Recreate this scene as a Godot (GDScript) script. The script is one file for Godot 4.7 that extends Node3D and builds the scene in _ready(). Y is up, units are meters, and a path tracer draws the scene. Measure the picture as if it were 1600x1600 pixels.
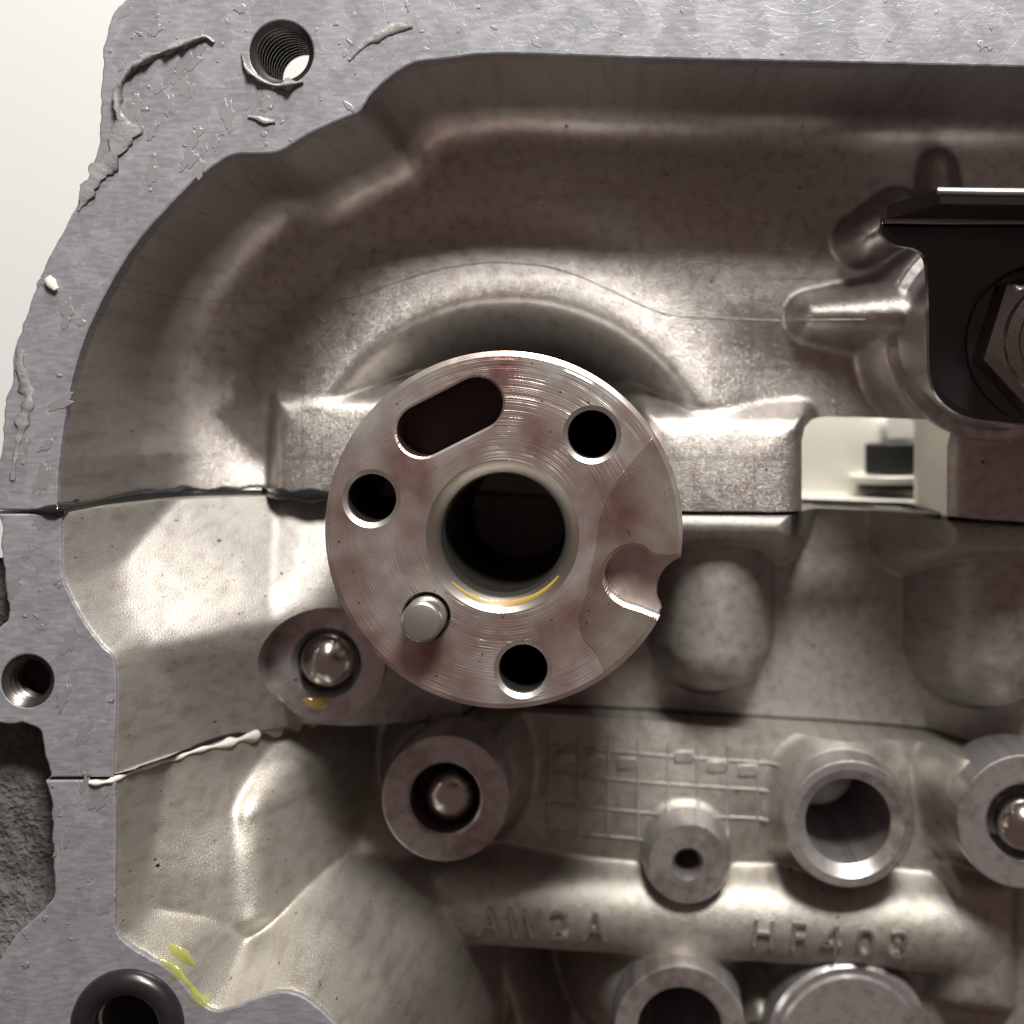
extends Node3D
# Close-up of an opened engine casing. Shapes are worked out in millimetres and committed in metres.
# z = 0 is the machined rim, the casting goes back to about z = -60; the lens stands at EYE.

const S := 0.001
const EYE := Vector3(15, 18, 220)

var rng := RandomNumberGenerator.new()
var used := {}
var M := {}

# ------------------------------------------------------------------ places

func pt(u: float, v: float, z := 0.0) -> Vector3:
	var k := (EYE.z - z) / EYE.z
	return Vector3(EYE.x + ((u - 800.0) * 0.1 - EYE.x) * k, EYE.y + ((800.0 - v) * 0.1 - EYE.y) * k, z)

func p2(u: float, v: float, z := 0.0) -> Vector2:
	var p := pt(u, v, z)
	return Vector2(p.x, p.y)

func path2(a: Array, z := 0.0) -> PackedVector2Array:
	var o := PackedVector2Array()
	for i in range(0, a.size(), 2):
		o.append(p2(a[i], a[i + 1], z))
	return o

func spline(p: PackedVector2Array, step: float, closed := false) -> PackedVector2Array:
	var o := PackedVector2Array()
	var n := p.size()
	for i in (n if closed else n - 1):
		var a := p[(i - 1 + n) % n] if closed or i > 0 else p[i] * 2 - p[i + 1]
		var b := p[i]
		var c := p[(i + 1) % n]
		var d := p[(i + 2) % n] if closed or i + 2 < n else c * 2 - b
		var m := maxi(1, int(ceil(b.distance_to(c) / step)))
		for k in m:
			o.append(b.cubic_interpolate(c, a, d, float(k) / m))
	if not closed:
		o.append(p[n - 1])
	return o

func rough(p: PackedVector2Array, amp: float, freq: float, sd: int) -> PackedVector2Array:
	var no := FastNoiseLite.new()
	no.seed = sd
	no.frequency = freq
	var o := PackedVector2Array()
	var n := p.size()
	for i in n:
		var t := p[mini(i + 1, n - 1)] - p[maxi(i - 1, 0)]
		var nn := Vector2(-t.y, t.x).normalized()
		o.append(p[i] + nn * no.get_noise_2d(p[i].x, p[i].y) * amp)
	return o

func circle(c: Vector2, r: float, n := 48) -> PackedVector2Array:
	var o := PackedVector2Array()
	for i in n:
		o.append(c + Vector2.from_angle(TAU * i / n) * r)
	return o

func area(p: PackedVector2Array) -> float:
	var s := 0.0
	for i in p.size():
		s += p[i].cross(p[(i + 1) % p.size()])
	return s * 0.5

# ------------------------------------------------------------------ mesh buffer

class Buf:
	var v := PackedVector3Array()
	var n := PackedVector3Array()
	var f := PackedInt32Array()

	func vert(p: Vector3, q: Vector3) -> int:
		v.append(p)
		n.append(q)
		return v.size() - 1

	func tri(a: int, b: int, c: int) -> void:
		var g := (v[b] - v[a]).cross(v[c] - v[a])
		if g.dot(n[a] + n[b] + n[c]) > 0.0:
			f.append_array(PackedInt32Array([a, c, b]))
		else:
			f.append_array(PackedInt32Array([a, b, c]))

	func quad(a: int, b: int, c: int, d: int) -> void:
		tri(a, b, c)
		tri(a, c, d)

	func flat(a: Vector3, b: Vector3, c: Vector3, d: Vector3, out: Vector3) -> void:
		var q := (b - a).cross(c - a).normalized()
		if q.dot(out) < 0:
			q = -q
		quad(vert(a, q), vert(b, q), vert(c, q), vert(d, q))

func commit(b: Buf, called: String, mat: Material, parent: Node3D = self) -> MeshInstance3D:
	var org := Vector3.ZERO
	var up: Node = parent
	while up != self:
		org += (up as Node3D).position
		up = up.get_parent()
	var vv := PackedVector3Array()
	var uv := PackedVector2Array()
	vv.resize(b.v.size())
	uv.resize(b.v.size())
	var mid := Vector3.ZERO
	if parent == self:      # a thing of one mesh: its node stands at its base
		var box := AABB(b.v[0], Vector3.ZERO)
		for p in b.v:
			box = box.expand(p)
		mid = Vector3(box.get_center().x, box.position.y, box.get_center().z) * S
	org += mid
	for i in b.v.size():
		vv[i] = b.v[i] * S - org
		uv[i] = Vector2(b.v[i].x / 160.0 + 0.5, 0.5 - b.v[i].y / 160.0)
	var ar := []
	ar.resize(Mesh.ARRAY_MAX)
	ar[Mesh.ARRAY_VERTEX] = vv
	ar[Mesh.ARRAY_NORMAL] = b.n
	ar[Mesh.ARRAY_TEX_UV] = uv
	ar[Mesh.ARRAY_TEX_UV2] = uv
	ar[Mesh.ARRAY_INDEX] = b.f
	var me := ArrayMesh.new()
	me.add_surface_from_arrays(Mesh.PRIMITIVE_TRIANGLES, ar)
	me.surface_set_material(0, mat)
	var o := MeshInstance3D.new()
	o.mesh = me
	o.name = numbered(called) if parent == self else called
	o.position = mid
	o.cast_shadow = GeometryInstance3D.SHADOW_CASTING_SETTING_ON
	parent.add_child(o, true)
	return o

func numbered(called: String) -> String:
	if not used.has(called):
		used[called] = 0
		return called
	used[called] += 1
	return "%s_%03d" % [called, used[called]]

func thing(called: String, label: String, category: String, at: Vector3, group := "") -> Node3D:
	var o := Node3D.new()
	o.name = numbered(called)
	add_child(o)
	o.position = at * S
	tag(o, label, category, group)
	return o

func tag(o: Node, label: String, category: String, group := "") -> void:
	o.set_meta("label", label)
	o.set_meta("category", category)
	if group:
		o.set_meta("group", group)

# ------------------------------------------------------------------ solids

func lathe(b: Buf, c: Vector2, prof: Array, seg := 64, wob := 0.0, sd := 0) -> void:
	# prof: points (r, z) that run up the outside, over the top and down the inside
	var no := FastNoiseLite.new()
	no.seed = sd
	no.frequency = 0.25
	var ns := []
	for i in prof.size() - 1:
		var t: Vector2 = prof[i + 1] - prof[i]
		ns.append(Vector2(t.y, -t.x).normalized())
	for i in prof.size() - 1:
		var n0: Vector2 = ns[i]
		var n1: Vector2 = ns[i]
		if i > 0 and ns[i - 1].dot(ns[i]) > 0.8:
			n0 = (ns[i - 1] + ns[i]).normalized()
		if i < ns.size() - 1 and ns[i + 1].dot(ns[i]) > 0.8:
			n1 = (ns[i + 1] + ns[i]).normalized()
		var first := b.v.size()
		for k in seg + 1:
			var d := Vector2.from_angle(TAU * (k % seg) / seg)
			for e in 2:
				var q: Vector2 = prof[i + e]
				var m: Vector2 = n1 if e else n0
				var r := q.x
				if wob > 0.0:
					r += no.get_noise_3d(d.x * 9.0 + c.x, d.y * 9.0 + c.y, q.y * 2.0) * wob
				b.vert(Vector3(c.x + d.x * r, c.y + d.y * r, q.y), Vector3(d.x * m.x, d.y * m.x, m.y))
		for k in seg:
			var a := first + k * 2
			b.quad(a, a + 1, a + 3, a + 2)

func dense(p: PackedVector2Array, step: float) -> PackedVector2Array:
	var o := PackedVector2Array()
	for i in p.size():
		var c := p[(i + 1) % p.size()]
		var m := maxi(1, int(ceil(p[i].distance_to(c) / step)))
		for k in m:
			o.append(p[i].lerp(c, float(k) / m))
	return o

func inset(p: PackedVector2Array, d: float) -> PackedVector2Array:
	# towards the inside of a counter-clockwise outline
	var o := PackedVector2Array()
	var n := p.size()
	for i in n:
		var a := (p[i] - p[(i - 1 + n) % n]).normalized()
		var c := (p[(i + 1) % n] - p[i]).normalized()
		var m := Vector2(-a.y - c.y, a.x + c.x)
		var l := m.length()
		if l < 0.2:
			o.append(p[i])
		else:
			o.append(p[i] + m / l * d / maxf(0.5, l * 0.5))
	return o

func plate(b: Buf, outline: PackedVector2Array, holes: Array, top: float, bottom: float, bevel := 0.3, back := false, hole_walls := true) -> void:
	var o := outline.duplicate() if holes.is_empty() else dense(outline, 1.6)
	if area(o) < 0:
		o.reverse()
	var oi := inset(o, bevel) if bevel > 0 else o
	var hi := []
	var hh := []
	for hole in holes:
		var h: PackedVector2Array = hole.duplicate()
		if area(h) < 0:
			h.reverse()
		hh.append(h)
		hi.append(inset(h, -bevel) if bevel > 0 and hole_walls else h)
	var poly := oi.duplicate()
	var t := Geometry2D.triangulate_polygon(poly) if holes.is_empty() else PackedInt32Array()
	if t.is_empty():
		for h in hi:
			poly.append_array(h)
		var all := Geometry2D.triangulate_delaunay(poly)
		for i in range(0, all.size(), 3):
			var m := (poly[all[i]] + poly[all[i + 1]] + poly[all[i + 2]]) / 3.0
			var ok := Geometry2D.is_point_in_polygon(m, oi)
			for h in hi:
				ok = ok and not Geometry2D.is_point_in_polygon(m, h)
			if ok:
				t.append_array(all.slice(i, i + 3))
	var first := b.v.size()
	for p in poly:
		b.vert(Vector3(p.x, p.y, top), Vector3(0, 0, 1))
	for i in range(0, t.size(), 3):
		b.tri(first + t[i], first + t[i + 1], first + t[i + 2])
	if back:
		first = b.v.size()
		for p in poly:
			b.vert(Vector3(p.x, p.y, bottom), Vector3(0, 0, -1))
		for i in range(0, t.size(), 3):
			b.tri(first + t[i], first + t[i + 1], first + t[i + 2])
	edge(b, o, oi, top, bottom, bevel, 1.0)
	if hole_walls:
		for i in hh.size():
			edge(b, hh[i], hi[i], top, bottom, bevel, -1.0)

func edge(b: Buf, o: PackedVector2Array, oi: PackedVector2Array, top: float, bottom: float, bevel: float, way: float) -> void:
	var n := o.size()
	var first := b.v.size()
	for i in n:
		var t := (o[(i + 1) % n] - o[(i - 1 + n) % n]).normalized()
		var q := Vector3(t.y, -t.x, 0) * way
		var e := (q * 0.55 + Vector3(0, 0, 1)).normalized()
		b.vert(Vector3(oi[i].x, oi[i].y, top), e)
		b.vert(Vector3(o[i].x, o[i].y, top - bevel * 0.6), e)
		b.vert(Vector3(o[i].x, o[i].y, top - bevel * 0.6), q)
		b.vert(Vector3(o[i].x, o[i].y, bottom), q)
	for i in n:
		var j := (i + 1) % n
		if bevel > 0:
			b.quad(first + i * 4, first + i * 4 + 1, first + j * 4 + 1, first + j * 4)
		# straight runs get flat walls, round ones smooth walls
		b.quad(first + i * 4 + 2, first + i * 4 + 3, first + j * 4 + 3, first + j * 4 + 2)

func tube(b: Buf, p: PackedVector3Array, ra: PackedFloat32Array, seg := 10, flat_y := 1.0, noise := 0.0, sd := 1, closed := false) -> void:
	var no := FastNoiseLite.new()
	no.seed = sd
	no.frequency = 0.35
	no.fractal_octaves = 2
	var n := p.size()
	var first := b.v.size()
	for i in n:
		var t := (p[(i + 1) % n] - p[(i - 1 + n) % n]) if closed else (p[mini(i + 1, n - 1)] - p[maxi(i - 1, 0)])
		t = t.normalized()
		var s := t.cross(Vector3(0, 0, 1))
		s = s.normalized() if s.length() > 0.05 else Vector3(1, 0, 0)
		var w := s.cross(t).normalized()
		for k in seg:
			var a := TAU * k / seg
			var d := s * cos(a) + w * sin(a) * flat_y
			var r := ra[i]
			if noise > 0.0:
				r *= 1.0 + noise * no.get_noise_3d(p[i].x * 1.0 + d.x * 1.3, p[i].y + d.y * 1.3, d.z * 1.3)
			b.vert(p[i] + d * r, (s * cos(a) * flat_y + w * sin(a)).normalized())
	for i in (n if closed else n - 1):
		var j := (i + 1) % n
		for k in seg:
			var m := (k + 1) % seg
			b.quad(first + i * seg + k, first + i * seg + m, first + j * seg + m, first + j * seg + k)
	if not closed:
		for e in 2:
			var at := first if e == 0 else first + (n - 1) * seg
			var q := (p[0] - p[1]).normalized() if e == 0 else (p[n - 1] - p[n - 2]).normalized()
			var c := b.vert(p[0] if e == 0 else p[n - 1], q)
			var ring := []
			for k in seg:
				ring.append(b.vert(b.v[at + k], q))
			for k in seg:
				b.tri(c, ring[k], ring[(k + 1) % seg])

func ball(b: Buf, c: Vector3, r: float, nu := 40, nv := 24) -> void:
	var first := b.v.size()
	for j in nv + 1:
		var a := PI * j / nv
		for i in nu + 1:
			var g := TAU * i / nu
			var d := Vector3(sin(a) * cos(g), sin(a) * sin(g), cos(a))
			b.vert(c + d * r, d)
	for j in nv:
		for i in nu:
			var a := first + j * (nu + 1) + i
			b.quad(a, a + 1, a + nu + 2, a + nu + 1)

# ------------------------------------------------------------------ cast skin: a relief over x and y

class Relief:
	var x0: float
	var y0: float
	var st: float
	var nx: int
	var ny: int
	var h := PackedFloat32Array()
	var px := PackedVector2Array()
	var keep := PackedByteArray()
	var side := PackedFloat32Array()

	func setup(ax: float, bx: float, ay: float, by: float, step: float) -> void:
		x0 = ax
		y0 = ay
		st = step
		nx = int((bx - ax) / step) + 1
		ny = int((by - ay) / step) + 1
		h.resize(nx * ny)
		px.resize(nx * ny)
		keep.resize(nx * ny)
		keep.fill(1)
		for j in ny:
			for i in nx:
				px[j * nx + i] = Vector2(x0 + i * st, y0 + j * st)

	static func tps(d2: float) -> float:
		return 0.0 if d2 < 1e-9 else d2 * log(d2)

	func through(c: Array) -> void:
		# a thin-plate surface through the given points
		var n := c.size()
		var m := n + 3
		var A := []
		for i in m:
			var row := PackedFloat64Array()
			row.resize(m + 1)
			A.append(row)
		for i in n:
			for j in n:
				A[i][j] = tps(((c[i].x - c[j].x) ** 2 + (c[i].y - c[j].y) ** 2) * 0.0004)
			A[i][i] += 0.002
			A[i][n] = 1.0
			A[i][n + 1] = c[i].x * 0.02
			A[i][n + 2] = c[i].y * 0.02
			A[n][i] = 1.0
			A[n + 1][i] = c[i].x * 0.02
			A[n + 2][i] = c[i].y * 0.02
			A[i][m] = c[i].z
		for i in m:
			var best := i
			for j in range(i + 1, m):
				if absf(A[j][i]) > absf(A[best][i]):
					best = j
			var tmp = A[i]
			A[i] = A[best]
			A[best] = tmp
			for j in m:
				if j != i and A[j][i] != 0.0:
					var q: float = A[j][i] / A[i][i]
					for k in range(i, m + 1):
						A[j][k] -= q * A[i][k]
		var w := PackedFloat64Array()
		for i in m:
			w.append(A[i][m] / A[i][i])
		var cs := 2.0
		var cx := int((nx * st) / cs) + 3
		var cy := int((ny * st) / cs) + 3
		var g := PackedFloat32Array()
		g.resize(cx * cy)
		for j in cy:
			for i in cx:
				var x := x0 + i * cs
				var y := y0 + j * cs
				var z := w[n] + w[n + 1] * x * 0.02 + w[n + 2] * y * 0.02
				for k in n:
					var q: Vector3 = c[k]
					z += w[k] * tps(((x - q.x) * (x - q.x) + (y - q.y) * (y - q.y)) * 0.0004)
				g[j * cx + i] = z
		for j in ny:
			var fy := j * st / cs
			var jy := int(fy)
			fy -= jy
			for i in nx:
				var fx := i * st / cs
				var ix := int(fx)
				fx -= ix
				var a := jy * cx + ix
				h[j * nx + i] = lerpf(lerpf(g[a], g[a + 1], fx), lerpf(g[a + cx], g[a + cx + 1], fx), fy)
		blur(1.2)
		blur(1.2)

	func blur(r: float) -> void:
		var w := int(round(r / st))
		if w < 1:
			return
		var o := h.duplicate()
		var inv := 1.0 / (2 * w + 1)
		for j in ny:
			var s := 0.0
			var a := j * nx
			for i in range(-w, w + 1):
				s += h[a + clampi(i, 0, nx - 1)]
			for i in nx:
				o[a + i] = s * inv
				s += h[a + mini(i + w + 1, nx - 1)] - h[a + maxi(i - w, 0)]
		for i in nx:
			var s := 0.0
			for j in range(-w, w + 1):
				s += o[clampi(j, 0, ny - 1) * nx + i]
			for j in ny:
				h[j * nx + i] = s * inv
				s += o[mini(j + w + 1, ny - 1) * nx + i] - o[maxi(j - w, 0) * nx + i]

	func ridge(a: Vector2, b: Vector2, fa: float, fb: float, ta: float, tb: float, slope: float, rnd: float, k: float, raise := true, reach := 30.0) -> void:
		# raises (or sinks) a rounded bar from a to b, half width f, height t, flanks of the given slope
		var far := maxf(fa, fb) + reach
		var i0 := clampi(int((minf(a.x, b.x) - far - x0) / st), 0, nx)
		var i1 := clampi(int((maxf(a.x, b.x) + far - x0) / st) + 1, 0, nx)
		var j0 := clampi(int((minf(a.y, b.y) - far - y0) / st), 0, ny)
		var j1 := clampi(int((maxf(a.y, b.y) + far - y0) / st) + 1, 0, ny)
		var dx := b.x - a.x
		var dy := b.y - a.y
		var l2 := maxf(dx * dx + dy * dy, 1e-9)
		var r2 := rnd * rnd
		var s := 1.0 if raise else -1.0
		for j in range(j0, j1):
			var y := y0 + j * st - a.y
			for i in range(i0, i1):
				var x := x0 + i * st - a.x
				var t := clampf((x * dx + y * dy) / l2, 0.0, 1.0)
				var ex := x - t * dx
				var ey := y - t * dy
				var q := sqrt(ex * ex + ey * ey) - fa - t * (fb - fa)
				var c := s * (ta + t * (tb - ta)) - slope * 0.5 * (q + sqrt(q * q + r2))
				var o := s * h[j * nx + i]
				var m := k - absf(c - o)
				if m > 0.0:
					h[j * nx + i] = s * (maxf(c, o) + m * m * 0.25 / k)
				elif c > o:
					h[j * nx + i] = s * c

	func bar(a: Vector2, b: Vector2, ra: float, rb: float, za: float, zb: float, k: float) -> void:
		# a round bar or cone that lies in the surface, its axis at height z
		var far := maxf(ra, rb) + 12.0
		var i0 := clampi(int((minf(a.x, b.x) - far - x0) / st), 0, nx)
		var i1 := clampi(int((maxf(a.x, b.x) + far - x0) / st) + 1, 0, nx)
		var j0 := clampi(int((minf(a.y, b.y) - far - y0) / st), 0, ny)
		var j1 := clampi(int((maxf(a.y, b.y) + far - y0) / st) + 1, 0, ny)
		var dx := b.x - a.x
		var dy := b.y - a.y
		var l2 := maxf(dx * dx + dy * dy, 1e-9)
		for j in range(j0, j1):
			var y := y0 + j * st - a.y
			for i in range(i0, i1):
				var x := x0 + i * st - a.x
				var t := clampf((x * dx + y * dy) / l2, 0.0, 1.0)
				var ex := x - t * dx
				var ey := y - t * dy
				var d2 := ex * ex + ey * ey
				var r := ra + t * (rb - ra)
				var c := za + t * (zb - za)
				var d := sqrt(d2)
				if d < r * 0.97:
					c += sqrt(r * r - d2)
				else:
					c += r * 0.243 - (d - r * 0.97) * 4.0
				var o := h[j * nx + i]
				var m := k - absf(c - o)
				if m > 0.0:
					h[j * nx + i] = maxf(c, o) + m * m * 0.25 / k
				elif c > o:
					h[j * nx + i] = c

	func block(p: PackedVector2Array, top: float, slope: float, rnd: float, k: float, raise := true, reach := 14.0) -> void:
		var lo := p[0]
		var hi := p[0]
		for q in p:
			lo = lo.min(q)
			hi = hi.max(q)
		var i0 := clampi(int((lo.x - reach - x0) / st), 0, nx)
		var i1 := clampi(int((hi.x + reach - x0) / st) + 1, 0, nx)
		var j0 := clampi(int((lo.y - reach - y0) / st), 0, ny)
		var j1 := clampi(int((hi.y + reach - y0) / st) + 1, 0, ny)
		var r2 := rnd * rnd
		var s := 1.0 if raise else -1.0
		var n := p.size()
		for j in range(j0, j1):
			for i in range(i0, i1):
				var w := Vector2(x0 + i * st, y0 + j * st)
				var d2 := INF
				var inside := false
				for e in n:
					var a := p[e]
					var b := p[(e + 1) % n]
					var ab := b - a
					var t := clampf((w - a).dot(ab) / ab.length_squared(), 0.0, 1.0)
					d2 = minf(d2, w.distance_squared_to(a + ab * t))
					if (a.y > w.y) != (b.y > w.y) and w.x < a.x + (w.y - a.y) / (b.y - a.y) * ab.x:
						inside = not inside
				var q := sqrt(d2) * (-1.0 if inside else 1.0)
				var c := s * top - slope * 0.5 * (q + sqrt(q * q + r2))
				var o := s * h[j * nx + i]
				var m := k - absf(c - o)
				if m > 0.0:
					h[j * nx + i] = s * (maxf(c, o) + m * m * 0.25 / k)
				elif c > o:
					h[j * nx + i] = s * c

	func ring(c0: Vector2, r: float, top: float, slope_out: float, slope_in: float, rnd: float, k: float, ylow: float) -> void:
		# an arched swelling round c0, only above ylow
		for j in ny:
			var y := y0 + j * st
			if y < ylow:
				continue
			var fade := clampf((y - ylow) / 10.0, 0.0, 1.0)
			for i in nx:
				var x := x0 + i * st
				var d := Vector2(x, y).distance_to(c0) - r
				if absf(d) > 24.0:
					continue
				var sl := slope_out if d > 0.0 else slope_in
				var c := top - sl * (sqrt(d * d + rnd * rnd) - rnd) - (1.0 - fade) * 8.0
				var o := h[j * nx + i]
				var m := k - absf(c - o)
				if m > 0.0:
					h[j * nx + i] = maxf(c, o) + m * m * 0.25 / k
				elif c > o:
					h[j * nx + i] = c

	func wall(edge_line: PackedVector2Array, cavity: PackedVector2Array, slope_a: float, slope_b: float, ya: float, yb: float, k: float, swell := 0.0, reach := 7.0) -> void:
		# flanks that come down from the rim's inner edge
		var cs := 1.0
		var cx := int((nx * st) / cs) + 3
		var cy := int((ny * st) / cs) + 3
		var g := PackedFloat32Array()
		g.resize(cx * cy)
		for j in cy:
			for i in cx:
				var w := Vector2(x0 + i * cs, y0 + j * cs)
				var d2 := INF
				for e in edge_line.size() - 1:
					var a := edge_line[e]
					var ab := edge_line[e + 1] - a
					var t := clampf((w - a).dot(ab) / ab.length_squared(), 0.0, 1.0)
					d2 = minf(d2, w.distance_squared_to(a + ab * t))
				g[j * cx + i] = sqrt(d2) * (1.0 if Geometry2D.is_point_in_polygon(w, cavity) else -1.0)
		side.resize(nx * ny)
		for j in ny:
			var fy := j * st / cs
			var jy := int(fy)
			fy -= jy
			var y := y0 + j * st
			var sl := lerpf(slope_a, slope_b, clampf((y - ya) / (yb - ya), 0.0, 1.0))
			for i in nx:
				var fx := i * st / cs
				var ix := int(fx)
				fx -= ix
				var a := jy * cx + ix
				var d := lerpf(lerpf(g[a], g[a + 1], fx), lerpf(g[a + cx], g[a + cx + 1], fx), fy)
				side[j * nx + i] = d
				var c := -(d + 0.15) * sl
				var o := h[j * nx + i]
				if swell > 0.0:
					var w := clampf(1.0 - maxf(0.0, d - 30.0 / sl) / reach, 0.0, 1.0)
					o += swell * w * w * w
				var m := k - absf(c - o)
				if m > 0.0:
					o = maxf(c, o) + m * m * 0.25 / k
				elif c > o:
					o = c
				h[j * nx + i] = minf(o, -0.5)
				if d < -1.2:
					keep[j * nx + i] = 0

	func bump(sd: int, freq: float, amp: float) -> void:
		var no := FastNoiseLite.new()
		no.seed = sd
		no.frequency = freq
		no.fractal_octaves = 3
		for j in ny:
			for i in nx:
				h[j * nx + i] += no.get_noise_2d(x0 + i * st, y0 + j * st) * amp

	func at(x: float, y: float) -> float:
		var fx := clampf((x - x0) / st, 0.0, nx - 1.01)
		var fy := clampf((y - y0) / st, 0.0, ny - 1.01)
		var i := int(fx)
		var j := int(fy)
		fx -= i
		fy -= j
		var a := j * nx + i
		return lerpf(lerpf(h[a], h[a + 1], fx), lerpf(h[a + nx], h[a + nx + 1], fx), fy)

	func cut_circle(c: Vector2, r: float) -> void:
		var i0 := clampi(int((c.x - r - x0) / st) - 1, 0, nx)
		var i1 := clampi(int((c.x + r - x0) / st) + 2, 0, nx)
		var j0 := clampi(int((c.y - r - y0) / st) - 1, 0, ny)
		var j1 := clampi(int((c.y + r - y0) / st) + 2, 0, ny)
		for j in range(j0, j1):
			for i in range(i0, i1):
				var w := Vector2(x0 + i * st, y0 + j * st)
				var d := w.distance_to(c)
				if d < r - st * 1.1:
					keep[j * nx + i] = 0
				elif d < r:
					px[j * nx + i] = c + (w - c) / d * r

	func cut_poly(p: PackedVector2Array) -> void:
		for j in ny:
			for i in nx:
				var w := Vector2(x0 + i * st, y0 + j * st)
				if not Geometry2D.is_point_in_polygon(w, p):
					continue
				var best := INF
				var q := w
				for e in p.size():
					var near := Geometry2D.get_closest_point_to_segment(w, p[e], p[(e + 1) % p.size()])
					var d := near.distance_squared_to(w)
					if d < best:
						best = d
						q = near
				if best > st * st * 1.2:
					keep[j * nx + i] = 0
				else:
					px[j * nx + i] = q

	func trim(curve: PackedVector2Array, above: bool, gap: float) -> void:
		# keeps what lies above (or below) a line y(x)
		for i in nx:
			var yc := along(curve, x0 + i * st) + gap
			for j in ny:
				var d := (y0 + j * st - yc) * (1.0 if above else -1.0)
				if d < -st:
					keep[j * nx + i] = 0
				elif d < 0.0:
					px[j * nx + i] = Vector2(px[j * nx + i].x, yc)

	static func along(curve: PackedVector2Array, x: float) -> float:
		var n := curve.size()
		if x <= curve[0].x:
			return curve[0].y
		for i in n - 1:
			if x <= curve[i + 1].x:
				return lerpf(curve[i].y, curve[i + 1].y, (x - curve[i].x) / (curve[i + 1].x - curve[i].x))
		return curve[n - 1].y

	func mesh(b) -> void:
		var id := PackedInt32Array()
		id.resize(nx * ny)
		id.fill(-1)
		var vv := PackedVector3Array()
		var nn := PackedVector3Array()
		var e := 0.5 / st
		for j in ny:
			for i in nx:
				var a := j * nx + i
				if keep[a]:
					id[a] = vv.size()
					var w := px[a]
					vv.append(Vector3(w.x, w.y, h[a]))
					var gx := (h[j * nx + mini(i + 1, nx - 1)] - h[j * nx + maxi(i - 1, 0)]) * e
					var gy := (h[mini(j + 1, ny - 1) * nx + i] - h[maxi(j - 1, 0) * nx + i]) * e
					nn.append(Vector3(-gx, -gy, 1.0).normalized())
		var ff := PackedInt32Array()
		for j in ny - 1:
			for i in nx - 1:
				var a := id[j * nx + i]
				var c := id[j * nx + i + 1]
				var d := id[(j + 1) * nx + i + 1]
				var g := id[(j + 1) * nx + i]
				if a >= 0 and c >= 0 and d >= 0:
					ff.append(a)
					ff.append(d)
					ff.append(c)
				if a >= 0 and d >= 0 and g >= 0:
					ff.append(a)
					ff.append(g)
					ff.append(d)
				if a < 0 and c >= 0 and d >= 0 and g >= 0:
					ff.append(c)
					ff.append(g)
					ff.append(d)
				if d < 0 and a >= 0 and c >= 0 and g >= 0:
					ff.append(a)
					ff.append(g)
					ff.append(c)
		b.v = vv
		b.n = nn
		b.f = ff

func hem(b: Buf, sk: Relief, line: PackedVector2Array, facing: Vector2, deep: float, radial := false, to_z := false) -> void:
	# the cut face under an edge of a skin
	var first := b.v.size()
	for p in line:
		var z := sk.at(p.x, p.y)
		var q := (facing - p).normalized() if radial else facing
		b.vert(Vector3(p.x, p.y, z), Vector3(q.x, q.y, 0))
		b.vert(Vector3(p.x, p.y, deep if to_z else z - deep), Vector3(q.x, q.y, 0))
	for i in line.size() - 1:
		var a := first + i * 2
		b.quad(a, a + 1, a + 3, a + 2)

func run(curve: PackedVector2Array, xa: float, xb: float, gap: float, step := 0.5) -> PackedVector2Array:
	var o := PackedVector2Array()
	var n := int((xb - xa) / step)
	for i in n + 1:
		var x := lerpf(xa, xb, float(i) / n)
		o.append(Vector2(x, Relief.along(curve, x) + gap))
	return o

# ------------------------------------------------------------------ materials

func noise_image(sd: int, size: int, freq: float, oct := 4, kind := FastNoiseLite.TYPE_SIMPLEX_SMOOTH) -> Image:
	var no := FastNoiseLite.new()
	no.seed = sd
	no.frequency = freq
	no.noise_type = kind
	no.fractal_octaves = oct
	var im := no.get_seamless_image(size, size)
	im.convert(Image.FORMAT_L8)
	return im

func normal_tex(im: Image, strength: float) -> ImageTexture:
	var c: Image = im.duplicate()
	c.convert(Image.FORMAT_RGBA8)
	c.bump_map_to_normal_map(strength)
	return ImageTexture.create_from_image(c)

func ramp_tex(im: Image, lo: Color, hi: Color, power := 1.0) -> ImageTexture:
	var o := Image.create(im.get_width(), im.get_height(), false, Image.FORMAT_RGB8)
	var d := im.get_data()
	var lut := PackedByteArray()
	for i in 256:
		var c := lo.lerp(hi, pow(i / 255.0, power))
		lut.append_array(PackedByteArray([int(c.r * 255), int(c.g * 255), int(c.b * 255)]))
	var out := PackedByteArray()
	out.resize(d.size() * 3)
	for i in d.size():
		var k := d[i] * 3
		out[i * 3] = lut[k]
		out[i * 3 + 1] = lut[k + 1]
		out[i * 3 + 2] = lut[k + 2]
	o.set_data(im.get_width(), im.get_height(), false, Image.FORMAT_RGB8, out)
	return ImageTexture.create_from_image(o)

func std(called: String, col: Color, metal: float, rgh: float) -> StandardMaterial3D:
	var m := StandardMaterial3D.new()
	m.resource_name = called
	m.albedo_color = col.linear_to_srgb()
	m.metallic = metal
	m.roughness = rgh
	M[called] = m
	return m

func triplanar(m: StandardMaterial3D, tile_mm: float) -> void:
	m.uv1_triplanar = true
	m.uv1_scale = Vector3.ONE * (1000.0 / tile_mm)

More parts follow.
